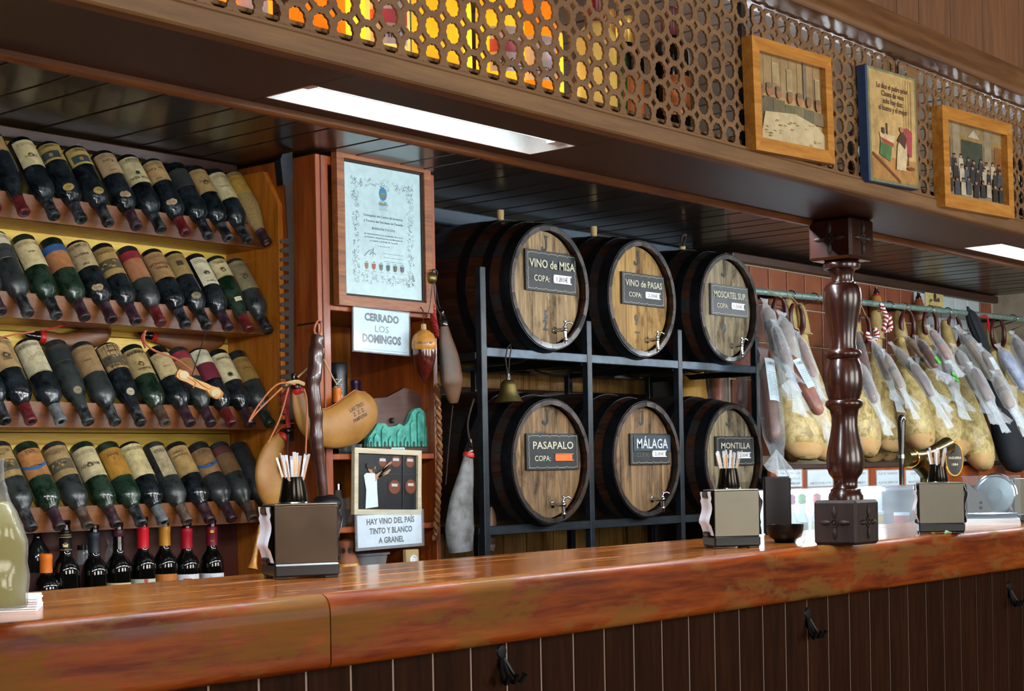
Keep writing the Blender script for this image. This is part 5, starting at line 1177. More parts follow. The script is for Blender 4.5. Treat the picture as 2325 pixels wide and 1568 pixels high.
BS = [(4.205, 1.895, 'dark wine barrel labelled VINO de MISA, upper row left', 'barrel_head_wood', (1193, 572, 1308, 664), dict(t='VINO de MISA', price='1,80€', cracks=1, fit=1.78), [('2', 0, -.125, .035), ('5', .004, -.09, .03)], (1258, 750)),
 (4.735, 1.893, 'dark wine barrel labelled VINO de PASAS, upper row middle', 'barrel_head_gold', (1412, 622, 1508, 694), dict(t='VINO de PASAS', price='2,00€', fit=1.72), [('9', -.004, -.075, .035), ('–', .0, -.115, .035)], (1468, 772)),
 (5.315, 1.897, 'dark wine barrel labelled MOSCATEL SUP., upper row right', 'barrel_head_grey', (1614, 648, 1698, 718), dict(t='MOSCATEL SUP.', price='1,50€', grey=1, fit=1.72), [('9', 0, -.08, .04)], (1660, 785)),
 (4.195, 1.307, 'dark wine barrel labelled PASAPALO, lower row left', 'barrel_head_brown', (1195, 984, 1313, 1066), dict(t='PASAPALO', orange=1, fit=1.55), [('TUBO', -.03, .095, .014)], (1254, 1145)),
 (4.745, 1.311, 'dark wine barrel labelled MÁLAGA, lower row middle', 'barrel_head_brown', (1431, 984, 1521, 1054), dict(t='MÁLAGA', price='2,00€', plate=1), [], (1480, 1133)),
 (5.325, 1.313, 'dark wine barrel labelled MONTILLA, lower row right', 'barrel_head_grey', (1625, 990, 1712, 1056), dict(t='MONTILLA', price='2,00€', fit=1.5), [], (1668, 1128))]
for b in BS: barrel(*b)
for px, X0, zc, lb in ((1118, 4.205, 1.895, 'first'), (1322, 4.735, 1.893, 'second')):
    c = Vector((X0, 3.62, zc + rad(.333) - .006)); solo('cork_bung', G().lathe([(0, 0), (.010, 0), (.0125, .030), (.012, .046), (0, .046)], 14, T(c)), 'cork', 'pale cork bung on top of the %s upper barrel from left' % lb, 'cork', 'cork bungs')
a = Vector((5.315, 3.62, 1.897 + rad(.333))); t = wthing('siphon_hose', 'thin bent hose on top of the upper right barrel', 'hose', a); wpart('hose', G().tube(bez([a + Vector((0, 0, -.005)), a + Vector((-.005, -.01, .03)), a + Vector((-.05, -.05, .052)), a + Vector((-.09, -.06, .040)), a + Vector((-.11, -.07, .015))], 18), .006, 8), 'cord_dark', t); wpart('stopper', G().lathe([(0, 0), (.012, 0), (.013, .02), (0, .021)], 12, T(a - Vector((0, 0, .004)))), 'cork', t)
# ---------------------------------------------------------------- bell
c = P(1155, 912, 3.43); t = wthing('brass_bell', 'tarnished brass hand bell hanging from the barrel stand bar', 'bell', (c.x, 3.43, c.z)); X = T((c.x, 3.43, c.z)); s = 1 / 690.
wpart('bell_body', G().lathe([(38 * s * .85, 0), (36 * s * .85, 3 * s), (30 * s * .85, 12 * s), (24 * s * .85, 24 * s), (22 * s * .85, 38 * s), (18 * s * .85, 46 * s), (9 * s, 50 * s), (0, 51 * s)], 28, X), 'brass', t, 50)
wpart('crown', G().lathe([(6 * s, 49 * s), (5 * s, 60 * s), (3 * s, 66 * s), (0, 66 * s)], 12, X), 'chrome', t)
zb = 1.69 - c.z
wpart('hanging_wire', G().tube([X @ Vector(p) for p in ((-.002, 0, .09), (-.012, 0, .14), (-.010, -.006, zb - .01), (0, -.012, zb + .004), (.010, -.006, zb - .01), (.008, 0, .14), (.002, 0, .09))], .0022, 6), 'cord_dark', t)
# ================================================================ on the bar: napkin dispensers, toothpicks, bowl, jug
ZB = 1.10
def dispenser(px, py, w, ang, lab, smat='brushed_steel'):
    c = PZ(px, py, ZB); a = math.radians(ang); u = Vector((math.cos(a), math.sin(a), 0)); e = Vector((-u.y, u.x, 0)); dep = .084; H = .125
    o = thing('napkin_dispenser', lab, 'dispenser', c, a, 'napkin dispensers on the bar'); hw = w / 2
    obj('base', G().box((-hw - .002, -.003, .004), (hw + .002, dep + .003, .026), .003).mesh('base'), 'black_plastic', o)
    for x in (-hw + .012, hw - .012):
        for y in (.010, dep - .010): obj('foot', G().box((x - .012, y - .008, 0), (x + .012, y + .008, .0045), .001).mesh('foot'), 'black_plastic', o)
    obj('front_panel', G().box((-hw, 0, .026), (hw, .003, H), .001).mesh('front_panel'), smat, o)
    obj('rear_panel', G().box((-hw, dep - .003, .026), (hw, dep, H), .001).mesh('rear_panel'), smat, o)
    obj('top_panel', G().box((-hw, .0, H), (hw, dep, H + .003), .001).mesh('top_panel'), smat, o)
    for s in (-1, 1):
        def nap(f, t, s=s):
            return (s * (hw + .0035 + .0035 * math.sin(t * 9 + s) + .002 * math.sin(f * 7) + (.004 if .25 < t < .8 else 0)), .006 + (dep - .012) * f, .028 + (H - .030) * t)
        g = G().grid(nap, 10, 14); 
        if s < 0: g.f = [f[::-1] for f in g.f]
        obj('napkins', g.mesh('napkins', 60), 'napkin', o)
        for z0_, z1_ in ((H - .016, H - .001), (.026, .036)): obj('side_clip', G().box((s * (hw - .003), .022, z0_), (s * (hw + .010), dep - .022, z1_), .003).mesh('side_clip'), 'black_plastic', o)
    return o, c, u, e
def cup(o_, c, u, e, dx, lab, n, gl, gold=False):
    b = c + u * dx + e * .042 + Vector((0, 0, .1281)); t = wthing('toothpick_cup', 'dark metal cone cup of toothpicks on the ' + lab, 'cup', b, 'toothpick cups')
    X = T(b); wpart('cone', G().lathe([(0, .002), (.0255, 0), (.0262, .002), (.0185, .046), (.0175, .046), (.0245, .004), (0, .004)], 24, X), 'cup_metal', t, 50); wpart('foot_ring', G().torus(.0262, .0014, 24, 6, X @ T((0, 0, .0015))), 'chrome', t)
    k = 0
    for i in range(n):
        q = 2 * PI * i / n + random.uniform(-.2, .2); rr = random.uniform(.003, .012); lean = random.uniform(.10, .34); base = b + Vector((rr * math.cos(q), rr * math.sin(q), .006)); d = Vector((math.cos(q) * lean, math.sin(q) * lean, 1)).normalized(); L = random.uniform(.076, .084)
        base = base - d * 0; Xs = frame(base, d, (math.cos(q + 1.3), math.sin(q + 1.3), 0))
        g = G().box((-.0014, -.0007, 0), (.0014, .0007, L * .92)); s = solo('wrapped_toothpick', g, 'toothpick_wood' if i % 3 else 'paper_white', 'thin wrapped toothpick fanned out in the cup on the ' + lab, 'toothpick', 'toothpicks on the ' + lab, 0, loc=base)
        s.matrix_world = Xs
        for v in s.data.vertices: v.co = v.co + base
        wr = G().box((-.0028, -.0004, L * .45), (.0028, .0004, L), 0); obj('wrapper', wr.mesh('wrapper', 0), 'film_wrap', s)
for px, py, w, ang, nm, sm, n in ((698, 1313, .111, -26.5, 'left napkin dispenser', 'steel_painted_reflection', 14), (1675, 1244, .101, -39, 'middle napkin dispenser', 'steel_dull', 14), (2139, 1211, .108, -59, 'right napkin dispenser', 'steel_dull', 16)):
    lab = {'l': 'shiny steel napkin dispenser on the bar in front of the wineskins', 'm': 'matt steel napkin dispenser on the bar below the MONTILLA barrel', 'r': 'steel napkin dispenser on the bar right of the column'}[nm[0]]
    o_, c, u, e = dispenser(px, py, w, ang, lab, sm); cup(o_, c, u, e, -.010 if nm[0] == 'l' else -.004, nm, n, None)
dispenser(2345, 1186, .10, -61, 'steel napkin dispenser cut by the right picture edge', 'steel_dull')
c = PZ(1783, 1231, ZB); solo('black_bowl', G().lathe([(0, .004), (.020, .004), (.022, 0), (.024, .001), (.026, .007), (.037, .014), (.0415, .026), (.043, .042), (.041, .042), (.0385, .026), (.034, .016), (.02, .010), (0, .010)], 32, T(c)), 'black_bowl', 'small black bowl on the bar beside the column', 'bowl', smooth=50)
c = PZ(1752, 1214, ZB); g = G().box((-.035, -.012, 0), (.035, .012, .150), .004, T((c.x + .03, min(c.y, 2.19), ZB)) @ RZ(-50)); solo('till_screen', g, 'black_plastic', 'black upright screen on the bar behind the bowl', 'screen')
# paper stack and bottle of pale wine at the left edge
c = PZ(2, 1398, ZB); t = wthing('paper_stack', 'stack of white folded papers under the clear bottle', 'paper', c)
for i in range(6): wpart('sheet', G().box((-.07, -.05, i * .0032), (.07, .05, i * .0032 + .0026), .0004, T(PZ(-30, 1385, ZB)) @ RZ(-38 + random.uniform(-2, 2))), 'paper_white', t)
b = PZ(-16, 1380, ZB + .0195); t = wthing('clear_bottle', 'dented clear bottle of pale wine at the left end of the bar', 'bottle', b)
def dent(prof, n=28):
    g = G(); vs = []; fs = []
    for j, (r, z) in enumerate(prof):
        for k in range(n):
            q = 2 * PI * k / n; rr = r * (1 + (.06 * math.sin(3 * q + z * 60) + .03 * math.sin(5 * q - z * 90)) * (1 if .02 < z < .15 else 0)); vs.append((rr * math.cos(q), rr * math.sin(q), z))
    for j in range(len(prof) - 1):
        for k in range(n): fs.append((j * n + k, j * n + (k + 1) % n, (j + 1) * n + (k + 1) % n, (j + 1) * n + k))
    fs.append(tuple(range(n - 1, -1, -1))); g.v = vs; g.f = fs; return g
s = 1 / 1560.
pf = [(62, 0), (66, 6), (66, 60), (64, 90), (65, 130), (60, 160), (50, 185), (38, 205), (30, 225), (26, 250), (25, 280), (27, 284), (27, 292)]
fine = []
for (r0, z0), (r1, z1) in zip(pf, pf[1:]):
    for i in range(3): fine.append(((r0 + (r1 - r0) * i / 3) * s, (z0 + (z1 - z0) * i / 3) * s))
g = dent(fine); g.v = [tuple(b + Vector(p)) for p in g.v]; wpart('bottle_glass', g, 'glass_jug', t, 60)
g = dent([(r * .93, max(.003, z)) for r, z in fine if z < 210 * s]); n = 28; g.f.append(tuple(range(len(g.v) - n, len(g.v)))); g.v = [tuple(b + Vector(p)) for p in g.v]; wpart('pale_wine', g, 'wine_pale', t, 60)
# ================================================================ pictures on the lattice
def pic1(p, w, h):
    p.rect(-w, -h, w, h, 'c9ad76')
    p.rect(-w, -h, w, -.30 * h, 'd8c492'); p.poly([(-w, .1 * h), (-w, h), (w, h), (w, .1 * h)], 'b59c72')
    for i in range(9): u = -w + i * w * .25; p.line([(u, h), (u, .1 * h)], .0012, '9d8460')
    for u, v, a, b in ((-.42, .62, .18, .24), (.0, .52, .16, .26), (.86, .42, .14, .3)): p.rect((u - a / 2) * w, (v - b) * h, (u + a / 2) * w, (v + b) * h, 'cdbd90'); p.rect((u - a / 2 + .02) * w, (v - b + .03) * h, (u + a / 2 - .02) * w, (v + b - .03) * h, 'b8a67e')
    p.rect(.42 * w, .15 * h, .52 * w, h, '8a8474')
    for u, v, s, cl, fc in ((-.88, .02, 1.2, '857c62', 'b07a5c'), (-.62, .08, 1.25, '7a7260', 'c0876a'), (-.35, .05, 1.1, '837c62', 'b8866a'), (-.02, -.02, 1., '7f8468', 'a87658'), (.28, .0, 1.2, '8c8868', 'c08a6a'), (.55, -.03, 1., '7c7c68', 'a8765a'), (.84, -.06, 1.1, '8f8068', 'b8866c')):
        p.poly([(u * w - .17 * s * w, -.42 * h), (u * w - .15 * s * w, (v - .05) * h), (u * w + .15 * s * w, (v - .05) * h), (u * w + .17 * s * w, -.42 * h)], cl); p.ell(u * w, (v + .12) * h, .075 * s * w, .13 * s * h, fc, 14); p.ell(u * w, (v + .21) * h, .075 * s * w, .06 * s * h, '8f7d64', 12)
    p.poly([(-.95 * w, -h), (-.80 * w, -.34 * h), (.1 * w, -.26 * h), (.70 * w, -.42 * h), (w, -.62 * h), (w, -h)], 'e0d2a8')
    for _ in range(26): u, v = random.uniform(-.8, .9), random.uniform(-.95, -.45); p.ell(u * w, v * h, .05 * w, .02 * h, random.choice(['c9b684', 'b7a06e', 'd8c898']), 8)
def rpic(q, y):
    pts = [P(px, py, y) for px, py in q]; x0 = (pts[0].x + pts[3].x) / 2; x1 = (pts[1].x + pts[2].x) / 2; zt = (pts[0].z + pts[1].z) / 2; zb = (pts[2].z + pts[3].z) / 2
    return x0, x1, zb, zt, -math.degrees(math.atan2(pts[1].z - pts[0].z, pts[1].x - pts[0].x))
x0, x1, z0, z1, r_ = rpic([(1714, 78), (1893, 130), (1900, 370), (1720, 340)], 1.505)
picture('framed_photo', 'faded photo of people round a table in golden oak frame', 'picture', x0, x1, z0, z1, 1.5315, .024, .022, 'oak_frame', pic1, 'print_faded', 'pictures on the lattice', rot=r_)
x0, x1, z0, z1, r_ = rpic([(2140, 237), (2297, 282), (2305, 495), (2147, 470)], 1.505)
def pic3(p, w, h):
    p.rect(-w, -h, w, h, '8f7a56'); p.rect(-w, .55 * h, w, h, '9d8a62'); p.rect(-.42 * w, -.3 * h, .30 * w, .62 * h, '3e4a3a'); p.rect(-w, .62 * h, w, .72 * h, 'a8874e')
    for u in (-.58, .48): p.rect((u - .12) * w, -.4 * h, (u + .12) * w, h, 'a5987c')
    p.rect(.72 * w, -.3 * h, w, .62 * h, '9a6426'); p.rect(-w, -.3 * h, -.78 * w, .6 * h, '6a6048'); p.rect(-w, -h, w, -.72 * h, 'a39274'); p.poly([(-.2 * w, .72 * h), (.0, .95 * h), (.2 * w, .72 * h)], 'c9c2ae')
    for row, (v, n, sz) in enumerate(((.10, 9, .9), (-.12, 10, 1.), (-.48, 9, 1.05))):
        for i in range(n):
            u = -.86 + 1.72 * i / (n - 1) + random.uniform(-.03, .03); vv = v + random.uniform(-.05, .05); cl = random.choice(['2e3236', '3b3a3e', 'd4cbb4', '2a2c34', 'c9c0a8', '4a5460', '26282c']) if row else random.choice(['2e3236', 'c9c0a8', '3a3a40'])
            p.poly([(u * w - .085 * w, (vv - .42) * h), (u * w - .075 * w, (vv - .06) * h), (u * w + .075 * w, (vv - .06) * h), (u * w + .085 * w, (vv - .42) * h)], cl); p.ell(u * w, vv * h, .042 * w, .062 * h, random.choice(['b8866a', 'a97a5e', 'c4957a']), 10); p.ell(u * w, (vv + .04) * h, .042 * w, .03 * h, '2c2018', 8); p.k -= 2
    p.k += 4
picture('framed_group_photo', 'group photo of staff in thick honey-coloured wooden frame', 'picture', x0, x1, z0, z1, 1.5315, .028, .026, 'oak_frame', pic3, 'print_mid', 'pictures on the lattice', rot=r_)
x0, x1, z0, z1, r_ = rpic([(1975, 147), (2086, 180), (2082, 430), (1968, 408)], 1.508)
c = Vector(((x0 + x1) / 2, 1.531, (z0 + z1) / 2)); w, h = (x1 - x0) / 2, (z1 - z0) / 2
t = thing('printed_plaque', 'blue-edged plaque with verse and a seated monk at a table', 'picture', c, 0, 'pictures on the lattice'); t.rotation_euler = (0, math.radians(r_), 0)
obj('block', G().box((-w, -.022, -h), (w, 0, h), .002).mesh('block'), 'plaque_blue', t)
p = Pr(onplane((0, -.0222, 0), (1, 0, 0), (0, 0, 1)), .00015)
p.rect(-w * .97, -h * .985, w * .97, h * .985, '8f9468'); p.rect(-w * .90, -h * .93, w * .90, h * .94, 'd9b878'); p.rect(-w * .90, -h * .93, w * .90, -h * .52, 'c99450')
for i in range(4): p.line([(w * (.45 + .1 * i), h * .9), (w * (.42 + .1 * i), -h * .2)], .003, 'c2a060')
for i, (s, f) in enumerate((('Lo dice el padre prior', 1.25), ('Clases de vino', .9), ('solo hay dos:', .8), ('el bueno y el mejor', 1.15))): p.text(s, 0, h * (.70 - i * .125), .011, '4a2c14', fit=w * f)
p.line([(-w * .88, -h * .50), (w * .1, -h * .88), (w * .2, -h * .93)], .006, '8a5228')
p.poly([(-w * .55, -h * .22), (-w * .62, -h * .50), (-w * .2, -h * .60), (-w * .1, -h * .30)], '5a8a50'); p.poly([(-w * .60, -h * .12), (-w * .55, -h * .28), (-w * .05, -h * .33), (w * .02, -h * .14)], 'e6d2a6'); p.poly([(-w * .58, -h * .20), (-w * .50, -h * .28), (-w * .05, -h * .33), (-w * .05, -h * .27)], 'b84a34')
p.rect(-w * .32, -h * .14, -w * .28, h * .06, '3a3020'); p.rect(-w * .50, -h * .14, -w * .40, -h * .03, '4a4434')
p.poly([(w * .35, -h * .45), (w * .35, h * .02), (w * .50, h * .05), (w * .72, h * .0), (w * .68, -h * .45)], 'b04a50'); p.poly([(w * .02, -h * .72), (w * .10, -h * .30), (w * .25, -h * .08), (w * .45, -h * .12), (w * .48, -h * .45), (w * .40, -h * .72)], 'e0cfa4'); p.poly([(w * .10, -h * .20), (w * .30, -h * .02), (w * .48, -h * .14), (w * .40, -h * .34)], '5a3a2a'); p.ell(w * .28, h * .0, w * .08, h * .05, 'c08a64', 10); p.rect(w * .5, -h * .62, w * .54, -h * .40, '4a2c1a'); p.ell(w * .62, -h * .66, w * .16, h * .03, '8a5228', 10)
p.make('printed_sheet', 'print_mid', t)
# ================================================================ bottles on the overhead shelf, glimpsed through the lattice
zsh = SZ + .0406
lampo = wthing('shelf_tube_lamp', 'white tube lamp glowing behind the bottles on the overhead shelf', 'light', (1.5, 1.775, zsh)); wpart('tube', G().tube([(.95, 1.768, zsh + .026), (2.16, 1.768, zsh + .026)], .011, 10), 'shelf_glow', lampo); wpart('batten', G().box((.93, 1.783, zsh), (2.18, 1.797, zsh + .045), .002), 'white_plastic', lampo)
for x in (.93, 2.162): wpart('tube_socket', G().box((x, 1.755, zsh), (x + .018, 1.783, zsh + .045), .002), 'white_plastic', lampo)
def shelf_bottle(x, y, i, glass, L, r, cap, lab, kind, shape='bordeaux'):
    o = stand_bottle(x, y, zsh, L, r, cap, .05, '%s behind the pierced lattice, %s from left along the shelf' % (kind, ORD[i] if i < 20 else 'twenty-' + ORD[i - 20]), None, None, glass, 'spirit_bottle', shape, 'spirit bottles on the overhead shelf', -120)
    if lab:
        p = Pr(oncyl(r + .0005), .0004); p.rect(-.03, .03, .03, .10, lab[0], 12)
        if len(lab) > 2: p.rect(-.03, .06, .03, .08, lab[2], 12)
        if lab[1]: p.text(lab[1], 0, .045, .012, '1a2a4a', fit=.05)
        p.make('paper_label', 'print_clean', o)
    return o
SB = [('box', 'box_cream'), ('box', 'box_cream'), ('box', 'box_cream')]
seq = [(1.335, 'whisky_amber', None, 'amber whisky bottle'), (1.415, 'whisky_amber', ('cfd6e6', '', 'b04a5a'), 'amber bottle with striped label'), (1.50, 'whisky_amber', None, 'orange amber bottle'), (1.585, 'whisky_gold', None, 'gold cellophane wrapped bottle'), (1.665, 'liquor_pale', ('cfd4ea', 'WHISKY', 'b8506a'), 'pale bottle with whisky label'), (1.745, 'whisky_gold', None, 'yellow gold bottle'), (1.825, 'whisky_gold', None, 'bright yellow wrapped bottle'), (1.905, 'whisky_gold', ('d4d6e8', 'DYC', 'b8506a'), 'gold bottle with red striped label'), (1.985, 'whisky_amber', ('d4d6e8', 'WHISKY'), 'honey coloured bottle with white label'), (2.06, 'whisky_gold', None, 'pale gold bottle'), (2.135, 'liquor_pale', None, 'frosted pale bottle'), (2.205, 'liquor_green', None, 'green glass bottle'), (2.275, 'liquor_dark', ('c96a1e', ''), 'dark bottle with orange label'), (2.345, 'liquor_dark', ('c96a1e', 'Brandy'), 'dark brandy bottle with orange neck'), (2.415, 'liquor_dark', ('c2ccd0', 'RON', '20262a'), 'black bottle with grey white label'), (2.80, 'liquor_dark', ('c96a1e', ''), 'dark bottle with orange label'), (2.872, 'liquor_green', None, 'small green bottle'), (3.16, 'liquor_dark', ('c9d8e2', ''), 'dark bottle with pale blue label'), (3.225, 'liquor_dark', ('8a3a1e', ''), 'dark bottle with rust label'), (3.66, 'liquor_pale', ('a8c8e0', ''), 'clear bottle with blue label'), (3.74, 'liquor_pale', None, 'clear glass bottle'), (3.82, 'liquor_dark', None, 'dark unlabelled bottle')]
for i, (x, gl, lab, kd) in enumerate(seq): shelf_bottle(x, 1.645 + .03 * math.sin(i * 2.3), i, gl, random.uniform(.195, .225), .0385 if i < 9 else .034, random.choice(['foil_yellow', 'foil_wine', 'foil_gold', 'foil_slate']), lab, kd)
for i, x in enumerate((1.06, 1.15, 1.24)): solo('gift_carton', G().box((x - .038, 1.62, zsh), (x + .038, 1.70, zsh + .19), .002), 'box_cream', 'cream carton behind the lattice, %s from left' % ORD[i], 'box', 'cartons on the overhead shelf')
# ================================================================ ham corner: wall, tiles, rail, back shelf
YH = 3.70
wh = struct('wall_ham', G().box((5.76, YH, 0), (8.45, YH + .12, 2.185)), 'grout')
struct('trim_3', G().box((5.76, YH - .035, 2.148), (8.44, YH - .001, 2.186), .004), 'trim_dark_wood')
k = 0
for j, (z0, z1) in enumerate(((1.985, 2.143), (1.82, 1.978), (1.655, 1.813), (1.49, 1.648), (1.325, 1.483))):
    x = 5.77
    while x < 8.40:
        w_ = min(.150, 8.44 - x)
        if w_ > .03: obj('tile', G().box((x + .003, YH - .012, z0), (x + w_ - .003, YH - .0005, z1), .002).mesh('tile'), 'tile_white' if x > 7.35 and j < 3 and x < 8.2 else 'tile_brown', wh)
        x += .155
ra = P(1725, 662, 3.55); rb = P(2345, 727, 3.41)
rl = wthing('meat_rail', 'speckled metal rail carrying the hanging hams', 'rail', ra); wpart('rod', G().tube([ra - Vector((.16, -.01, 0)), rb], .014, 12), 'rail_metal', rl)
for f in (.08, .5, .92):
    q = ra.lerp(rb, f); wpart('bracket', G().box((q.x - .01, q.y, q.z - .008), (q.x + .01, YH - .013, q.z + .008), .002), 'iron_black', rl)
bs = wthing('back_shelf', 'dark wooden shelf ledge under the hanging hams carrying price cards', 'shelf', (6.9, 3.5, 1.15))
wpart('ledge', G().box((5.62, 3.326, 1.262), (8.44, YH - .014, 1.282), .003), 'trim_dark_wood', bs); wpart('front_board', G().box((5.44, 3.305, 1.165), (8.44, 3.325, 1.2615), .003), 'cabinet_wood', bs); wpart('support', G().box((5.62, 3.40, 0), (8.44, 3.44, 1.164)), 'dark_wall', bs)
def card(l, t, r, b, lines, lab):
    def dr(p, w, h):
        p.rect(-w, -h, w, h, 'd6e2ea'); n = len(lines)
        for i, s in enumerate(lines): p.text(s, 0, h * (.62 - i * (1.24 / max(1, n - 1))) if n > 1 else 0, h * .26 if n > 2 else h * .32, '1c2830', fit=w * min(1.75, .16 * len(s) + .2))
    return sign('price_card', lab, l, t, r, b, 3.3005, dr, 'print_clean', .004)
card(1768, 1067, 1820, 1104, ['TOMATES ALIÑADOS CON', 'ATÚN, ANCHOAS,', 'CANILLAS Y MEJILLONES'], 'white price card about dressed tomatoes, leftmost on the shelf edge')
card(1834, 1067, 1890, 1103, ['', 'JAMÓN DE BELLOTA'], 'white price card for acorn ham half behind the column')
card(1905, 1068, 1970, 1102, ['ALMOGROTE GOMERO', 'AZÚCAR GOMERO.'], 'white price card about Gomera produce right of the column')
card(1991, 1068, 2041, 1101, ['PLATOS VARIADOS', 'PLATOS IBÉRICOS'], 'white price card about mixed platters on the shelf edge')
card(2057, 1068, 2098, 1099, ['QUESO', 'MANCHEGO'], 'white price card for cheese on the shelf edge, rightmost')
# ---------------------------------------------------------------- hams
def axis(tp, bt, yt, yb):
    a, b = P(*tp, yt), P(*bt, yb); return a, b, (a - b).length
def hookat(px, a, lab):
    f = max(0., min(1., (a.x - ra.x) / (rb.x - ra.x))) if a.x >= ra.x else (a.x - ra.x) / (rb.x - ra.x)
    r = ra + (rb - ra) * f; top = r + Vector((0, 0, .0155)); low = Vector((a.x, a.y, a.z))
    pts = [r + Vector((0, .018, -.004)), r + Vector((0, .012, .014)), top + Vector((0, 0, .003)), r + Vector((0, -.016, .010)), r + Vector((0, -.018, -.012)), low + Vector((0, -.004, .01)), low + Vector((0, -.006, -.022)), low + Vector((0, .010, -.026))]
    t = solo('meat_hook', G().tube(bez(pts, 28), .0028, 6), 'chrome', lab, 'hook', 'meat hooks on the rail'); return t
def ham(tp, bt, w, yt, yb, lab, mat='ham_skin', rope=None, hook=True, thick=.62, roll=0., hoof=True, i=0):
    a, b, L = axis(tp, bt, yt, yb); X = frame(b, a - b, (1, 0, 0)) @ RZ(roll); s = (P(*bt, yb) - CAM).dot(D) / 3634; R_ = w * s / 2 * 1.14
    t = wthing('ham', lab, 'ham', b, 'hanging cured hams')
    prof = [(0.0, .20), (.015, .45), (.04, .66), (.08, .82), (.14, .94), (.22, 1.), (.32, .98), (.42, .90), (.52, .76), (.61, .58), (.68, .42), (.75, .30), (.84, .25)]
    secs = [(-R_ * .20 * math.sin(PI * f / .84), R_ * .10 * math.sin(PI * f), f * L, R_ * r, R_ * r * thick * (1 if f > .05 else .9)) for f, r in prof]
    g = G().loft(secs, 20, X); 
    random.seed(len(g.v) + int(w * 7)); g.v = [tuple(Vector(v) + Vector((random.uniform(-1, 1), random.uniform(-1, 1), random.uniform(-1, 1))) * .0022) for v in g.v]
    wpart('cured_meat', g, mat, t, 80)
    if mat == 'ham_skin': wpart('fat_edge', G().loft([(c0, c1 + R_ * .02, c2 - .004, r1 * 1.05, r2 * 1.02) for c0, c1, c2, r1, r2 in secs[1:4]], 20, X), 'ham_fat', t, 80)
    if hoof:
        wpart('trotter', G().loft([(0, 0, L * .82, R_ * .27, R_ * .25), (0, 0, L * .87, R_ * .31, R_ * .27), (R_ * .03, 0, L * .92, R_ * .29, R_ * .25), (R_ * .04, -R_ * .02, L * .975, R_ * .25, R_ * .22), (R_ * .05, -R_ * .02, L * 1.02, R_ * .20, R_ * .15), (R_ * .05, -R_ * .02, L * 1.035, R_ * .10, R_ * .08)], 12, X), 'trotter', t, 70)
    wpart('string', G().torus(R_ * .30, .003, 16, 5, X @ T((0, 0, L * .82))), 'cord_pale' if rope is None else rope, t)
    if hook: hookat(tp[0], a, 'bent steel hook holding ' + lab.split(',')[0].replace('cured ham', 'the cured ham')[:60] if False else 'steel hook above the %s ham from left' % ORD[i])
    return t, X, L, R_
H = [((1786, 690), (1832, 1042), 118, 3.56, 3.40, 'mottled cured ham left of the column, nearest the barrels'),
 ((1815, 700), (1880, 1046), 105, 3.60, 3.46, 'cured ham mostly hidden behind the column'),
 ((1934, 700), (1968, 1034), 112, 3.54, 3.38, 'pale cured ham just right of the column'),
 ((1985, 715), (2032, 1026), 98, 3.57, 3.46, 'slim cured ham wrapped with striped cord at its hock'),
 ((2037, 716), (2098, 1022), 104, 3.52, 3.33, 'cured ham with bluish mould behind the tap'),
 ((2090, 738), (2172, 1036), 122, 3.52, 3.30, 'largest golden cured ham above the tap badge'),
 ((2144, 738), (2238, 1066), 104, 3.48, 3.235, 'grey brown cured ham next to the black cloth bag'),
 ((2247, 752), (2290, 1010), 90, 3.55, 3.46, 'cured ham behind the black cloth bag'),
 ((2280, 760), (2335, 1020), 90, 3.55, 3.46, 'cured ham at the right picture edge')]
for i, (tp, bt, w_, yt, yb, lb) in enumerate(H): ham(tp, bt, w_, yt, yb, lb, roll=(-12, 8, 5, -10, 10, -4, 12, 0, 5)[i], i=i)
for tp, bt, w_, lb in (((1795, 850), (1800, 1062), 74, 'dark ham end peeking out below the first ham'), ((1830, 860), (1838, 1052), 80, 'pale ham bottom in the rear row left of the column'), ((1965, 860), (1988, 1062), 88, 'mottled ham bottom in the rear row right of the column'), ((2000, 860), (2020, 1060), 76, 'grey ham bottom in the rear row behind the tap handle')):
    ham(tp, (bt[0], bt[1] - 14), w_ * .85, 3.63, 3.615, lb, 'ham_dark' if 'dark' in lb else 'ham_skin', hook=False, hoof=False)
# behind the barrels
ham((1588, 760), (1578, 960), 80, 3.80, 3.76, 'yellow ham hanging behind the right hand barrels', 'ham_gold', hook=False)
# black cloth ham bag
a, b, L = axis((2225, 770), (2312, 1070), 3.40, 3.20); X = frame(b, a - b, (1, 0, 0)); t = wthing('cloth_ham_bag', 'black cloth bag around a ham with gold round emblem', 'bag', b)
g = G().loft([(0, 0, 0, .03, .02), (0, 0, .02, .07, .05), (0, 0, .08, .092, .07), (0, 0, .2, .094, .07), (0, 0, .33, .07, .055), (0, 0, .45, .045, .04), (0, 0, L * .92, .032, .03), (0, 0, L, .026, .024)], 20, X); wpart('cloth', g, 'cloth_black', t, 70)
c = P(2318, 975, 3.115); q = Pr(onplane(c, (1, 0, 0), (0, .45, .9)), .0004); q.ring(0, 0, .028, .034, .004, 'b8a050', 24); q.text('m', 0, 0, .022, 'b8a050'); q.wmake('emblem', 'print_clean', t)
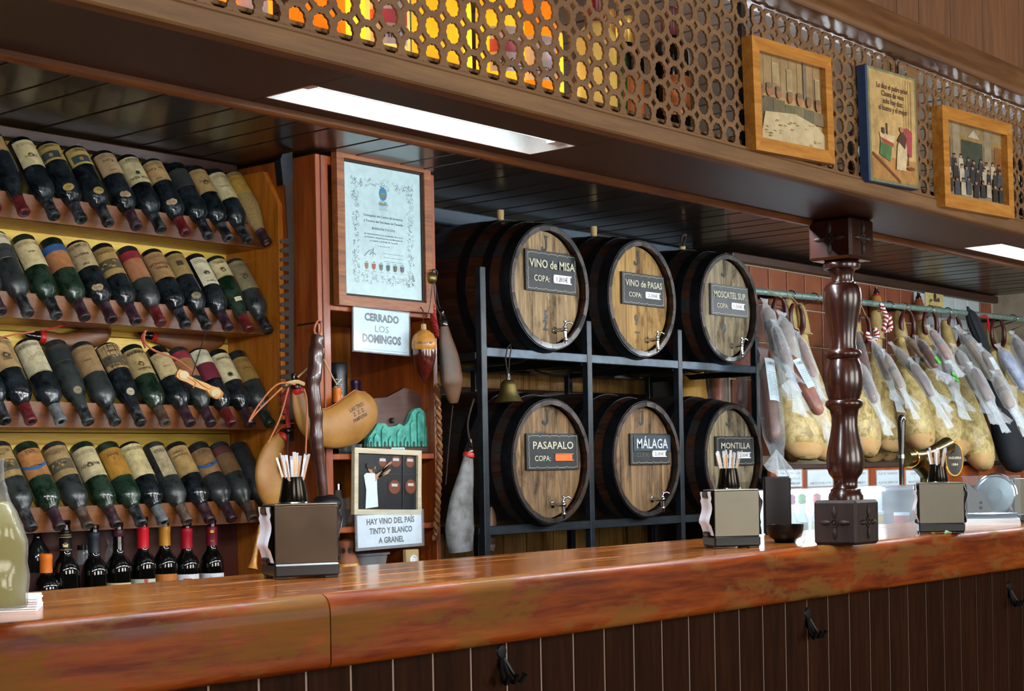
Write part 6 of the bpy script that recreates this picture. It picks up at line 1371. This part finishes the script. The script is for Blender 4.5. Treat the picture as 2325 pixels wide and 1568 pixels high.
# folded umbrella
a, b, L = axis((2200, 705), (2240, 800), 3.44, 3.38); X = frame(b, a - b); t = wthing('folded_umbrella', 'black folded umbrella hanging on the meat rail', 'umbrella', b); g = G(); n = 20; vs = []
for f, r in ((0, .010), (.06, .024), (.3, .030), (.7, .032), (.92, .024), (1., .012)):
    for k in range(n): q = 2 * PI * k / n; rr = r * (1 + (.10 if k % 2 else -.06)); vs.append((rr * math.cos(q), rr * math.sin(q), f * L))
g.add(vs, [(i * n + k, i * n + (k + 1) % n, (i + 1) * n + (k + 1) % n, (i + 1) * n + k) for i in range(5) for k in range(n)] + [tuple(range(n - 1, -1, -1)), tuple(range(5 * n, 6 * n))], X); wpart('canopy', g, 'cloth_black', t, 40); wpart('tip', G().lathe([(.010, L), (.006, L + .02), (0, L + .025)], 10, X), 'horn_black', t)
solo('red_hook', G().tube(bez([P(2222, 718, 3.44), P(2238, 716, 3.42), P(2243, 726, 3.41), P(2246, 752, 3.40)], 16), .005, 8), 'foil_red', 'red plastic hook right of the folded umbrella', 'hook')
# ---------------------------------------------------------------- vacuum packs and sausages
def pack(tp, bt, w, yt, yb, mat, lab, card=None, band=(), bag=True, tail=0., fat=.62, green=False, mt=(0.06, .92), cat='sausage'):
    a, b, L = axis(tp, bt, yt, yb); X = frame(b, a - b, (1, -.2, 0)); s = ((a + b) / 2 - CAM).dot(D) / 3634; R_ = w * s / 2
    t = wthing('cured_sausage', lab, cat, b, 'packed sausages and loins'); z0, z1 = L * mt[0], L * mt[1]; m_r = R_ * fat
    wpart('meat', G().loft([(0, 0, z0, m_r * .35, m_r * .3), (0, 0, z0 + (z1 - z0) * .04, m_r * .8, m_r * .65), (0, 0, z0 + (z1 - z0) * .12, m_r, m_r * .8), (.002, 0, z0 + (z1 - z0) * .5, m_r * 1.02, m_r * .82), (0, 0, z0 + (z1 - z0) * .88, m_r * .92, m_r * .75), (0, 0, z1, m_r * .3, m_r * .3)], 14, X), mat, t, 70)
    for f in band: wpart('tape_band', G().loft([(0, 0, L * f, m_r * 1.07, m_r * .9), (0, 0, L * (f + .10), m_r * 1.07, m_r * .9)], 14, X), 'black_matte', t, 70)
    if card:
        c0, c1, txt = card; q = Pr(lambda u, v, e: X @ Vector((u, -m_r * .9 - .003 - e + (u / m_r) ** 2 * m_r * .35, v)), .0005); q.rect(-m_r * .8, L * c0, m_r * .8, L * c1, 'cfe2ea', 6)
        if txt: q.text(txt, 0, L * (c1 - .06), m_r * .35, '2a3a40', fit=m_r * 1.1)
        q.lines(-m_r * .6, m_r * .6, L * (c1 - .16), m_r * .12, max(1, int((c1 - c0 - .2) * L / (m_r * .26))), '7d959c', m_r * .26); q.wmake('paper_label', 'print_clean', t)
    if green: q = Pr(lambda u, v, e: X @ Vector((u, -m_r * .9 - .004 - e, v)), .0005); q.rect(-m_r * .5, L * .08, m_r * .6, L * .30, '62d452', 4); q.lines(-m_r * .3, m_r * .4, L * .2, m_r * .12, 3, '2a6a2a'); q.wmake('green_tag', 'print_clean', t)
    if bag:
        g = G(); n = 16; vs = []; lv = [(-.16 - tail, .9, .10), (-.10 - tail * .6, .55, .16), (-.02, .75, .35), (.1, 1., .75), (.35, 1.02, .95), (.6, 1.0, .95), (.85, .85, .8), (.95, .45, .45), (1.02, .30, .2), (1.10, .62, .12)]
        for f, rx, ry in lv:
            for k in range(n):
                qa = 2 * PI * k / n; j = 1 + random.uniform(-.09, .09); vs.append((R_ * rx * math.cos(qa) * j, R_ * .72 * ry * math.sin(qa) * j, f * L + random.uniform(-1, 1) * R_ * .10))
        g.add(vs, [(i * n + k, i * n + (k + 1) % n, (i + 1) * n + (k + 1) % n, (i + 1) * n + k) for i in range(len(lv) - 1) for k in range(n)], X); wpart('plastic_bag', g, 'film' if tail < .3 else 'film_thick', t, 25)
        # crumpled tail of the bag
        if True:
            tail = max(tail, .25); g = G(); cz = -L * (.12 + tail * .5); nf = 9; vs = [(0, 0, -L * .02)]; 
            for k in range(nf): qa = PI + PI * k / (nf - 1); rr = R_ * random.uniform(1.0, 2.1); vs += [(rr * math.cos(qa), -R_ * .3 + random.uniform(-1, 1) * R_ * .45, cz + rr * .7 * math.sin(qa))]
            g.add(vs, [(0, 1 + k, 2 + k) for k in range(nf - 1)], X); wpart('bag_tail', g, 'film_thick', t, 0)
    return t
PK = [((1738, 690), (1768, 815), 44, 3.50, 3.40, 'sausage_pale', 'bagged pale loin with black band beside the upper right barrel', None, (.55,), .5, True),
 ((1776, 720), (1800, 850), 56, 3.38, 3.27, 'sausage_pale', 'clear crumpled bag hanging over the first ham', None, (), .5, False),
 ((1735, 810), (1762, 1015), 62, 3.36, 3.26, 'sausage_brown', 'long bagged chorizo with white label beside the lower right barrel', (.48, .95, 'ORTIZ'), (), .1, False),
 ((1782, 790), (1868, 950), 58, 3.30, 3.16, 'sausage_orange', 'orange brown loin in bag with white printed label left of column', (.40, .80, 'ORLL'), (), .1, False),
 ((1936, 740), (1968, 862), 40, 3.44, 3.32, 'sausage_brown', 'brown loin with black band just right of the column', None, (.55,), .0, False),
 ((1984, 775), (2020, 868), 34, 3.42, 3.32, 'sausage_brown', 'dark sausage in a bag with crumpled white end', None, (.62,), .55, False),
 ((2008, 800), (2050, 885), 30, 3.33, 3.24, 'sausage_pale', 'thin pale sausage with black band behind the tap handle', None, (.5,), .6, False),
 ((2028, 785), (2112, 880), 34, 3.40, 3.24, 'sausage_pale', 'long pale sausage in glossy film with black band', None, (.48,), .4, False),
 ((2058, 765), (2122, 840), 32, 3.40, 3.28, 'sausage_pale', 'slim tan salami in film above the long pale sausage', None, (.30,), .1, False),
 ((2082, 768), (2130, 838), 36, 3.28, 3.18, 'sausage_brown', 'dark loin with bright green tag', None, (.6,), .2, True),
 ((2130, 790), (2165, 880), 44, 3.36, 3.24, 'sausage_brown', 'brown sausage under crumpled white paper', (.5, .9, ''), (.25,), .6, True),
 ((2168, 790), (2222, 890), 42, 3.34, 3.20, 'sausage_brown', 'reddish brown loin with green tag and wide bag', None, (), .55, True),
 ((2180, 750), (2262, 862), 44, 3.40, 3.24, 'sausage_pale', 'thick speckled salami with black top band', None, (.78,), .3, False),
 ((2228, 790), (2290, 900), 38, 3.24, 3.10, 'sausage_pale', 'speckled salami with white sticker next to blue pack', (.5, .75, ''), (.15,), .5, False),
 ((2270, 790), (2335, 890), 46, 3.34, 3.22, 'pack_blue', 'blue and white packed sausage at right picture edge', None, (), .5, False),
 ((1625, 760), (1632, 930), 52, 3.78, 3.72, 'sausage_orange', 'brown bagged loin hanging behind the right barrels', None, (), .1, False),
 ((1672, 770), (1680, 925), 46, 3.74, 3.68, 'sausage_brown', 'bagged loin with printed label behind the stand corner', (.5, .9, ''), (), .1, False)]
PK += [((1758, 735), (1790, 830), 34, 3.34, 3.22, 'sausage_brown', 'dark loin in shiny film between barrel and first ham', None, (.6,), .4, False),
 ((1812, 760), (1850, 860), 36, 3.36, 3.24, 'sausage_orange', 'reddish loin in film just left of the column', None, (), .3, False),
 ((1948, 820), (1990, 920), 36, 3.34, 3.24, 'sausage_brown', 'low hanging dark sausage in film right of the column', None, (.4,), .5, False),
 ((2070, 820), (2120, 905), 34, 3.29, 3.2, 'sausage_brown', 'dark sausage over the tap with crumpled bag end', None, (), .6, False),
 ((2110, 745), (2160, 820), 34, 3.32, 3.22, 'sausage_orange', 'short reddish chorizo in film above the largest ham', None, (.5,), .3, False),
 ((2205, 830), (2250, 915), 40, 3.18, 3.08, 'sausage_brown', 'dark reddish sausage in wide bag over the grey ham', None, (), .6, False),
 ((2258, 850), (2300, 930), 40, 3.14, 3.04, 'sausage_pale', 'crumpled bagged salami over the black cloth bag', None, (.5,), .6, False),
 ((2300, 760), (2345, 850), 40, 3.30, 3.2, 'sausage_brown', 'dark bagged loin at the upper right picture edge', None, (.6,), .4, False)]
for tp, bt, w_, yt, yb, mt, lb, cd_, bd, tl, gn in PK: pack(tp, bt, w_, yt, yb, mt, lb, cd_, bd, True, tl, green=gn)
# dark dried chorizo loops tied at the rail
for i, (px, py) in enumerate(((1770, 700), (1808, 715), (1960, 740), (2060, 730), (2112, 728), (2166, 742), (2265, 748))):
    y = 3.50 - .02 * (i > 2) - .02 * (i > 4); pts = [(px - 8, py - 26), (px - 14, py), (px - 10, py + 30), (px + 2, py + 44), (px + 14, py + 28), (px + 14, py), (px + 6, py - 24)]
    e = bez([P(a_, b_, y) for a_, b_ in pts], 30); t = wthing('chorizo_loop', 'dark red dried chorizo loop tied below the meat rail, %s from left' % ORD[i], 'sausage', min(e, key=lambda q: q.z), 'dried chorizo loops'); n_ = len(e)
    wpart('casing', G().tube(e, [.004 + .009 * math.sin(PI * k / (n_ - 1)) ** .4 for k in range(n_)], 10), 'chorizo_dark', t, 70)
    r_ = ra + (rb - ra) * ((e[0].x - ra.x) / (rb.x - ra.x)); wpart('tie_string', G().tube([e[0], r_ + Vector((0, -.016, 0)), r_ + Vector((0, 0, .017)), e[-1]], .0016, 5), 'cord_pale', t)
# red and white cords
for pts, lb in (([(2000, 690), (2012, 720), (2006, 750), (2022, 745), (2018, 715)], 'red and white twisted cord tied round the slim ham'), ([(1968, 755), (1980, 775), (1992, 760), (1985, 745)], 'red and white tassel cord below the slim ham hock'), ([(2308, 768), (2320, 780), (2332, 770)], 'red and white twisted cord at right picture edge')):
    twist(lb, 'striped_cord', pts, .006, .022, 'cord_red', 'cord', 3.44, 'paper_white')
# small wineskins and tile picture on the upper wall
for px, py, lb in ((1990, 690, 'small pale leather flask with black top above the meat rail'), (2086, 700, 'small brown leather flask with red strap above the meat rail')):
    y = 3.651; c = P(px, py, y); t = wthing('leather_flask', lb, 'flask', (c.x, y, c.z - .06), 'leather flasks above the rail'); X = T((c.x, y, c.z)); wpart('body', G().lathe([(0, -.07), (.030, -.068), (.036, -.05), (.033, .0), (.020, .035), (.014, .045), (0, .046)], 18, X), 'leather_tan' if 'pale' in lb else 'leather_brown', t, 60); wpart('nozzle', G().lathe([(.014, .044), (.015, .055), (.008, .068), (.009, .08), (0, .082)], 14, X), 'horn_black', t); wpart('binding', G().torus(.016, .004, 16, 6, X @ T((0, 0, .042))), 'red_tape', t)
x0, x1, z0, z1 = rp(2102, 655, 2141, 710, YH - .02); c = Vector(((x0 + x1) / 2, YH - .0125, (z0 + z1) / 2)); w_, h_ = (x1 - x0) / 2, (z1 - z0) / 2
t = thing('tile_picture', 'yellow ceramic tile with drawn figures and verse above the rail', 'picture', c); obj('tile_body', G().box((-w_, -.010, -h_), (w_, 0, h_), .001).mesh('tile_body'), 'paper_old', t)
p = Pr(onplane((0, -.0102, 0), (1, 0, 0), (0, 0, 1)), .0003); p.rect(-w_ * .95, -h_ * .95, w_ * .95, h_ * .95, 'cfbf7c')
for u, v, a_, b_, cc in ((0, .35, .12, .3, '3a3440'), (.05, .05, .2, .15, '7a3a30'), (-.45, .0, .1, .12, '3a5a3a'), (.4, .1, .1, .2, '4a4a5a'), (-.6, -.1, .06, .1, '7a5a30')): p.ell(u * w_, v * h_, a_ * w_ * 1.4, b_ * h_, cc, 10)
p.text('Con este vinito', 0, -h_ * .45, .010, '7a2a20', fit=w_ * 1.5); p.text('amigo mío', 0, -h_ * .72, .010, '7a2a20', fit=w_ * 1.3); p.make('drawing', 'print_mid', t)
# ================================================================ lit display case behind the bar
yc = 2.46; x0 = P(1760, 1150, yc).x; x1 = P(2087, 1150, yc).x; zt_ = P(1930, 1108, yc).z; zb_ = 1.06
dc = wthing('display_case', 'clear lit display case behind the bar holding bottles and jars', 'display case', ((x0 + x1) / 2, yc, zb_ - .06))
wpart('base', G().box((x0, yc, zb_ - .06), (x1, yc + .14, zb_), .003), 'white_plastic', dc); wpart('pedestal', G().box((x0 + .02, yc + .02, 0), (x1 - .02, yc + .12, zb_ - .061)), 'dark_wall', dc)
wpart('front_pane', G().box((x0, yc, zb_), (x1, yc + .003, zt_)), 'acrylic', dc); wpart('rear_pane', G().box((x0, yc + .136, zb_), (x1, yc + .14, zt_)), 'white_plastic', dc)
wpart('lid_pane', G().box((x0, yc, zt_), (x1, yc + .14, zt_ + .003)), 'acrylic', dc)
for x in (x0, x1 - .003): wpart('side_pane', G().box((x, yc + .003, zb_), (x + .003, yc + .136, zt_)), 'acrylic', dc)
wpart('lamp_strip', G().box((x0 + .02, yc + .112, zt_ - .018), (x1 - .02, yc + .130, zt_ - .006), .002), 'niche_glow', dc)
for i, (px, liq, capc, lb) in enumerate(((1768, 'oil_gold', 'pink', 'oil cruet with pink cap, leftmost in the lit case'), (1798, 'oil_gold', 'magenta', 'oil cruet with magenta pourer in the lit case'), (1822, 'oil_green', 'green', 'oil cruet with green pourer in the lit case'), (1856, 'liquor_pale', 'red', 'vinegar cruet with red pourer beside the column'))):
    y = yc + .07; c = P(px, 1185, y); X = T((c.x, y, zb_)); t = wthing('oil_cruet', lb, 'cruet', (c.x, y, zb_), 'cruets in the display case'); k = (zt_ - zb_) / .165
    wpart('glass', G().lathe([(0, 0), (.022, 0), (.024, .01), (.022, .06), (.010, .09), (.008, .12), (.011, .125), (0, .125)], 18, X @ Matrix.Scale(k * .95, 4)), 'glass_clear', t, 50); wpart('liquid', G().lathe([(0, .003), (.020, .003), (.021, .012), (.019, .05), (0, .05)], 18, X @ Matrix.Scale(k * .95, 4)), liq, t, 50); wpart('pourer', G().lathe([(.011, .12), (.016, .128), (.014, .14), (.017, .148), (.006, .158), (0, .158)], 14, X @ Matrix.Scale(k * .95, 4)), {'pink': 'cap_pink', 'magenta': 'cap_magenta', 'green': 'cap_green_lid', 'red': 'foil_red'}[capc], t, 50)
for px, r, h, mt, lb, nm in ((1788, .040, .035, 'food_white', 'white tub of food at the front of the lit case', 'food_tub'), (1985, .030, .055, 'food_yellow', 'jar of yellow preserve in the lit case', 'preserve_jar'), (2048, .026, .045, 'food_red', 'small jar of red preserve in the lit case', 'preserve_jar')):
    y = yc + .047; c = P(px, 1190, y); X = T((c.x, y, zb_)); o = solo(nm, G().lathe([(0, 0), (r * .9, 0), (r, .006), (r, h), (r * .9, h + .003), (0, h + .003)], 20, X), mt, lb, 'jar', None, 50); wpart('lid', G().lathe([(r * 1.04, h - .002), (r * 1.04, h + .008), (0, h + .009)], 20, X), 'white_plastic', o)
# ---------------------------------------------------------------- beer tap
yt_ = 2.36; c = P(2048, 1090, yt_); t = wthing('beer_tap', 'dark gold beer tap with black lever handle and oval badge', 'tap', (c.x, yt_, 0))
hp = [P(2047, y, yt_ - .02) for y in (1100, 1060, 1040, 1025, 1000, 975, 955, 945, 941)]
wpart('lever_handle', G().tube(hp, [.007, .008, .011, .009, .011, .0125, .013, .010, .004], 14), 'horn_black', t, 60)
wpart('collar', G().lathe([(.012, 0), (.012, .012), (0, .013)], 14, T(P(2047, 1040, yt_ - .02))), 'chrome', t)
a, b = P(2056, 1040, yt_), P(2162, 1024, yt_); wpart('spout_body', G().tube(bez([a + Vector((-.004, 0, 0)), P(2085, 1036, yt_), P(2115, 1028, yt_), P(2150, 1012, yt_)], 14), [.026, .027, .027, .026, .024, .022, .021, .021, .022, .024, .026, .028, .030, .031, .032][:len(bez([0 * a] * 4, 14))], 16), 'tap_gold', t, 60)
wpart('ring', G().torus(.0285, .003, 24, 6, frame(P(2068, 1040, yt_), (b - a))), 'brass_bright', t)
wpart('tower', G().tube(bez([P(2085, 1046, yt_), P(2105, 1075, yt_), P(2108, 1110, yt_), Vector((P(2108, 1110, yt_).x, yt_, 0))], 16), [.030, .030, .029, .028, .027, .026, .026, .026, .026, .026, .026, .026, .026, .026, .026, .026][:len(bez([0 * a] * 4, 16))], 16), 'tap_gold', t, 60)
bc = P(2166, 1042, yt_ - .01); X = frame(bc, (-.78, -.62, .05), (0, 0, 1)) 
bd = wpart('badge', G().lathe([(0, 0), (.036, 0), (.036, .008), (0, .010)], 28, X, 1.55, .78), 'black_plastic', t, 40)
vs_ = []; g = G().torus(.036, .003, 32, 6); g.v = [tuple(X @ Vector((x * 1.55, y * .78, z + .006))) for x, y, z in g.v]; wpart('badge_rim', g, 'brass_bright', bd)
ux = X.to_3x3() @ Vector((0, -1, 0)); uy = X.to_3x3() @ Vector((1, 0, 0)); q = Pr(onplane(bc + (X.to_3x3() @ Vector((0, 0, .0105))), -ux if (-ux).dot(R) > 0 else ux, uy), .0004); q.text('VINGUERRA', 0, .004, .008, 'd8d0b0', fit=.044); q.text('1884', 0, -.018, .008, 'd8d0b0', fit=.02); q.wmake('badge_lettering', 'print_clean', bd)
# ---------------------------------------------------------------- slicer box and papers at the right end
c = PZ(2246, 1192, ZB); t = wthing('sheet_pile', 'pile of white paper sheets at the right end of the bar', 'paper', c)
for i in range(5): wpart('sheet', G().box((-.075, -.05, i * .0036), (.075, .05, i * .0036 + .003), .0004, T(c + Vector((.06, .02, 0))) @ RZ(-62 + random.uniform(-2, 2))), 'paper_white', t)
b = c + Vector((.06, .02, .0182)); Xs = T(b) @ RZ(-62); t = wthing('meat_slicer', 'small steel meat slicer with round blade under clear guard', 'slicer', b)
wpart('base', G().box((-.07, -.035, 0), (.07, .04, .016), .003, Xs), 'chrome', t); wpart('blade', G().lathe([(0, 0), (.052, 0), (.054, .0015), (.050, .003), (.020, .0034), (.0195, .006), (0, .006)], 32, Xs @ T((.012, -.008, .066)) @ RX(90)), 'blade_steel', t, 12)
wpart('blade_guard', G().torus(.057, .004, 28, 8, Xs @ T((.012, -.008, .066)) @ RX(90), PI * 1.35), 'chrome', t); wpart('gauge_plate', G().prism([(-.066, .016), (-.066, .10), (-.02, .06), (.0, .016)], .004, Xs @ T((0, -.026, 0)) @ RX(90)), 'brushed_steel', t); wpart('motor_housing', G().box((-.02, .004, .016), (.05, .038, .085), .008, Xs), 'brushed_steel', t)
for z in (.03, .045): wpart('bolt', G().lathe([(0, .002), (.004, .002), (.005, 0)], 10, Xs @ T((-.03, -.031, z)) @ RX(90)), 'iron_black', t)
wpart('clear_guard', G().box((-.078, -.04, .0), (.078, -.038, .118), 0, Xs).box((-.078, -.04, .118), (.078, .045, .120), 0, Xs), 'acrylic', t)
c = PZ(2152, 1211, ZB); c.y = max(c.y, 1.766); t = solo('bread_stick_stub', G().tube([c + Vector((-.012, 0, .0031)), c + Vector((0, .004, .0046)), c + Vector((.014, -.004, .0031))], [.003, .0045, .003], 8), 'food_green', 'tiny pale green scrap on the bar by the right napkin dispenser', 'scrap')
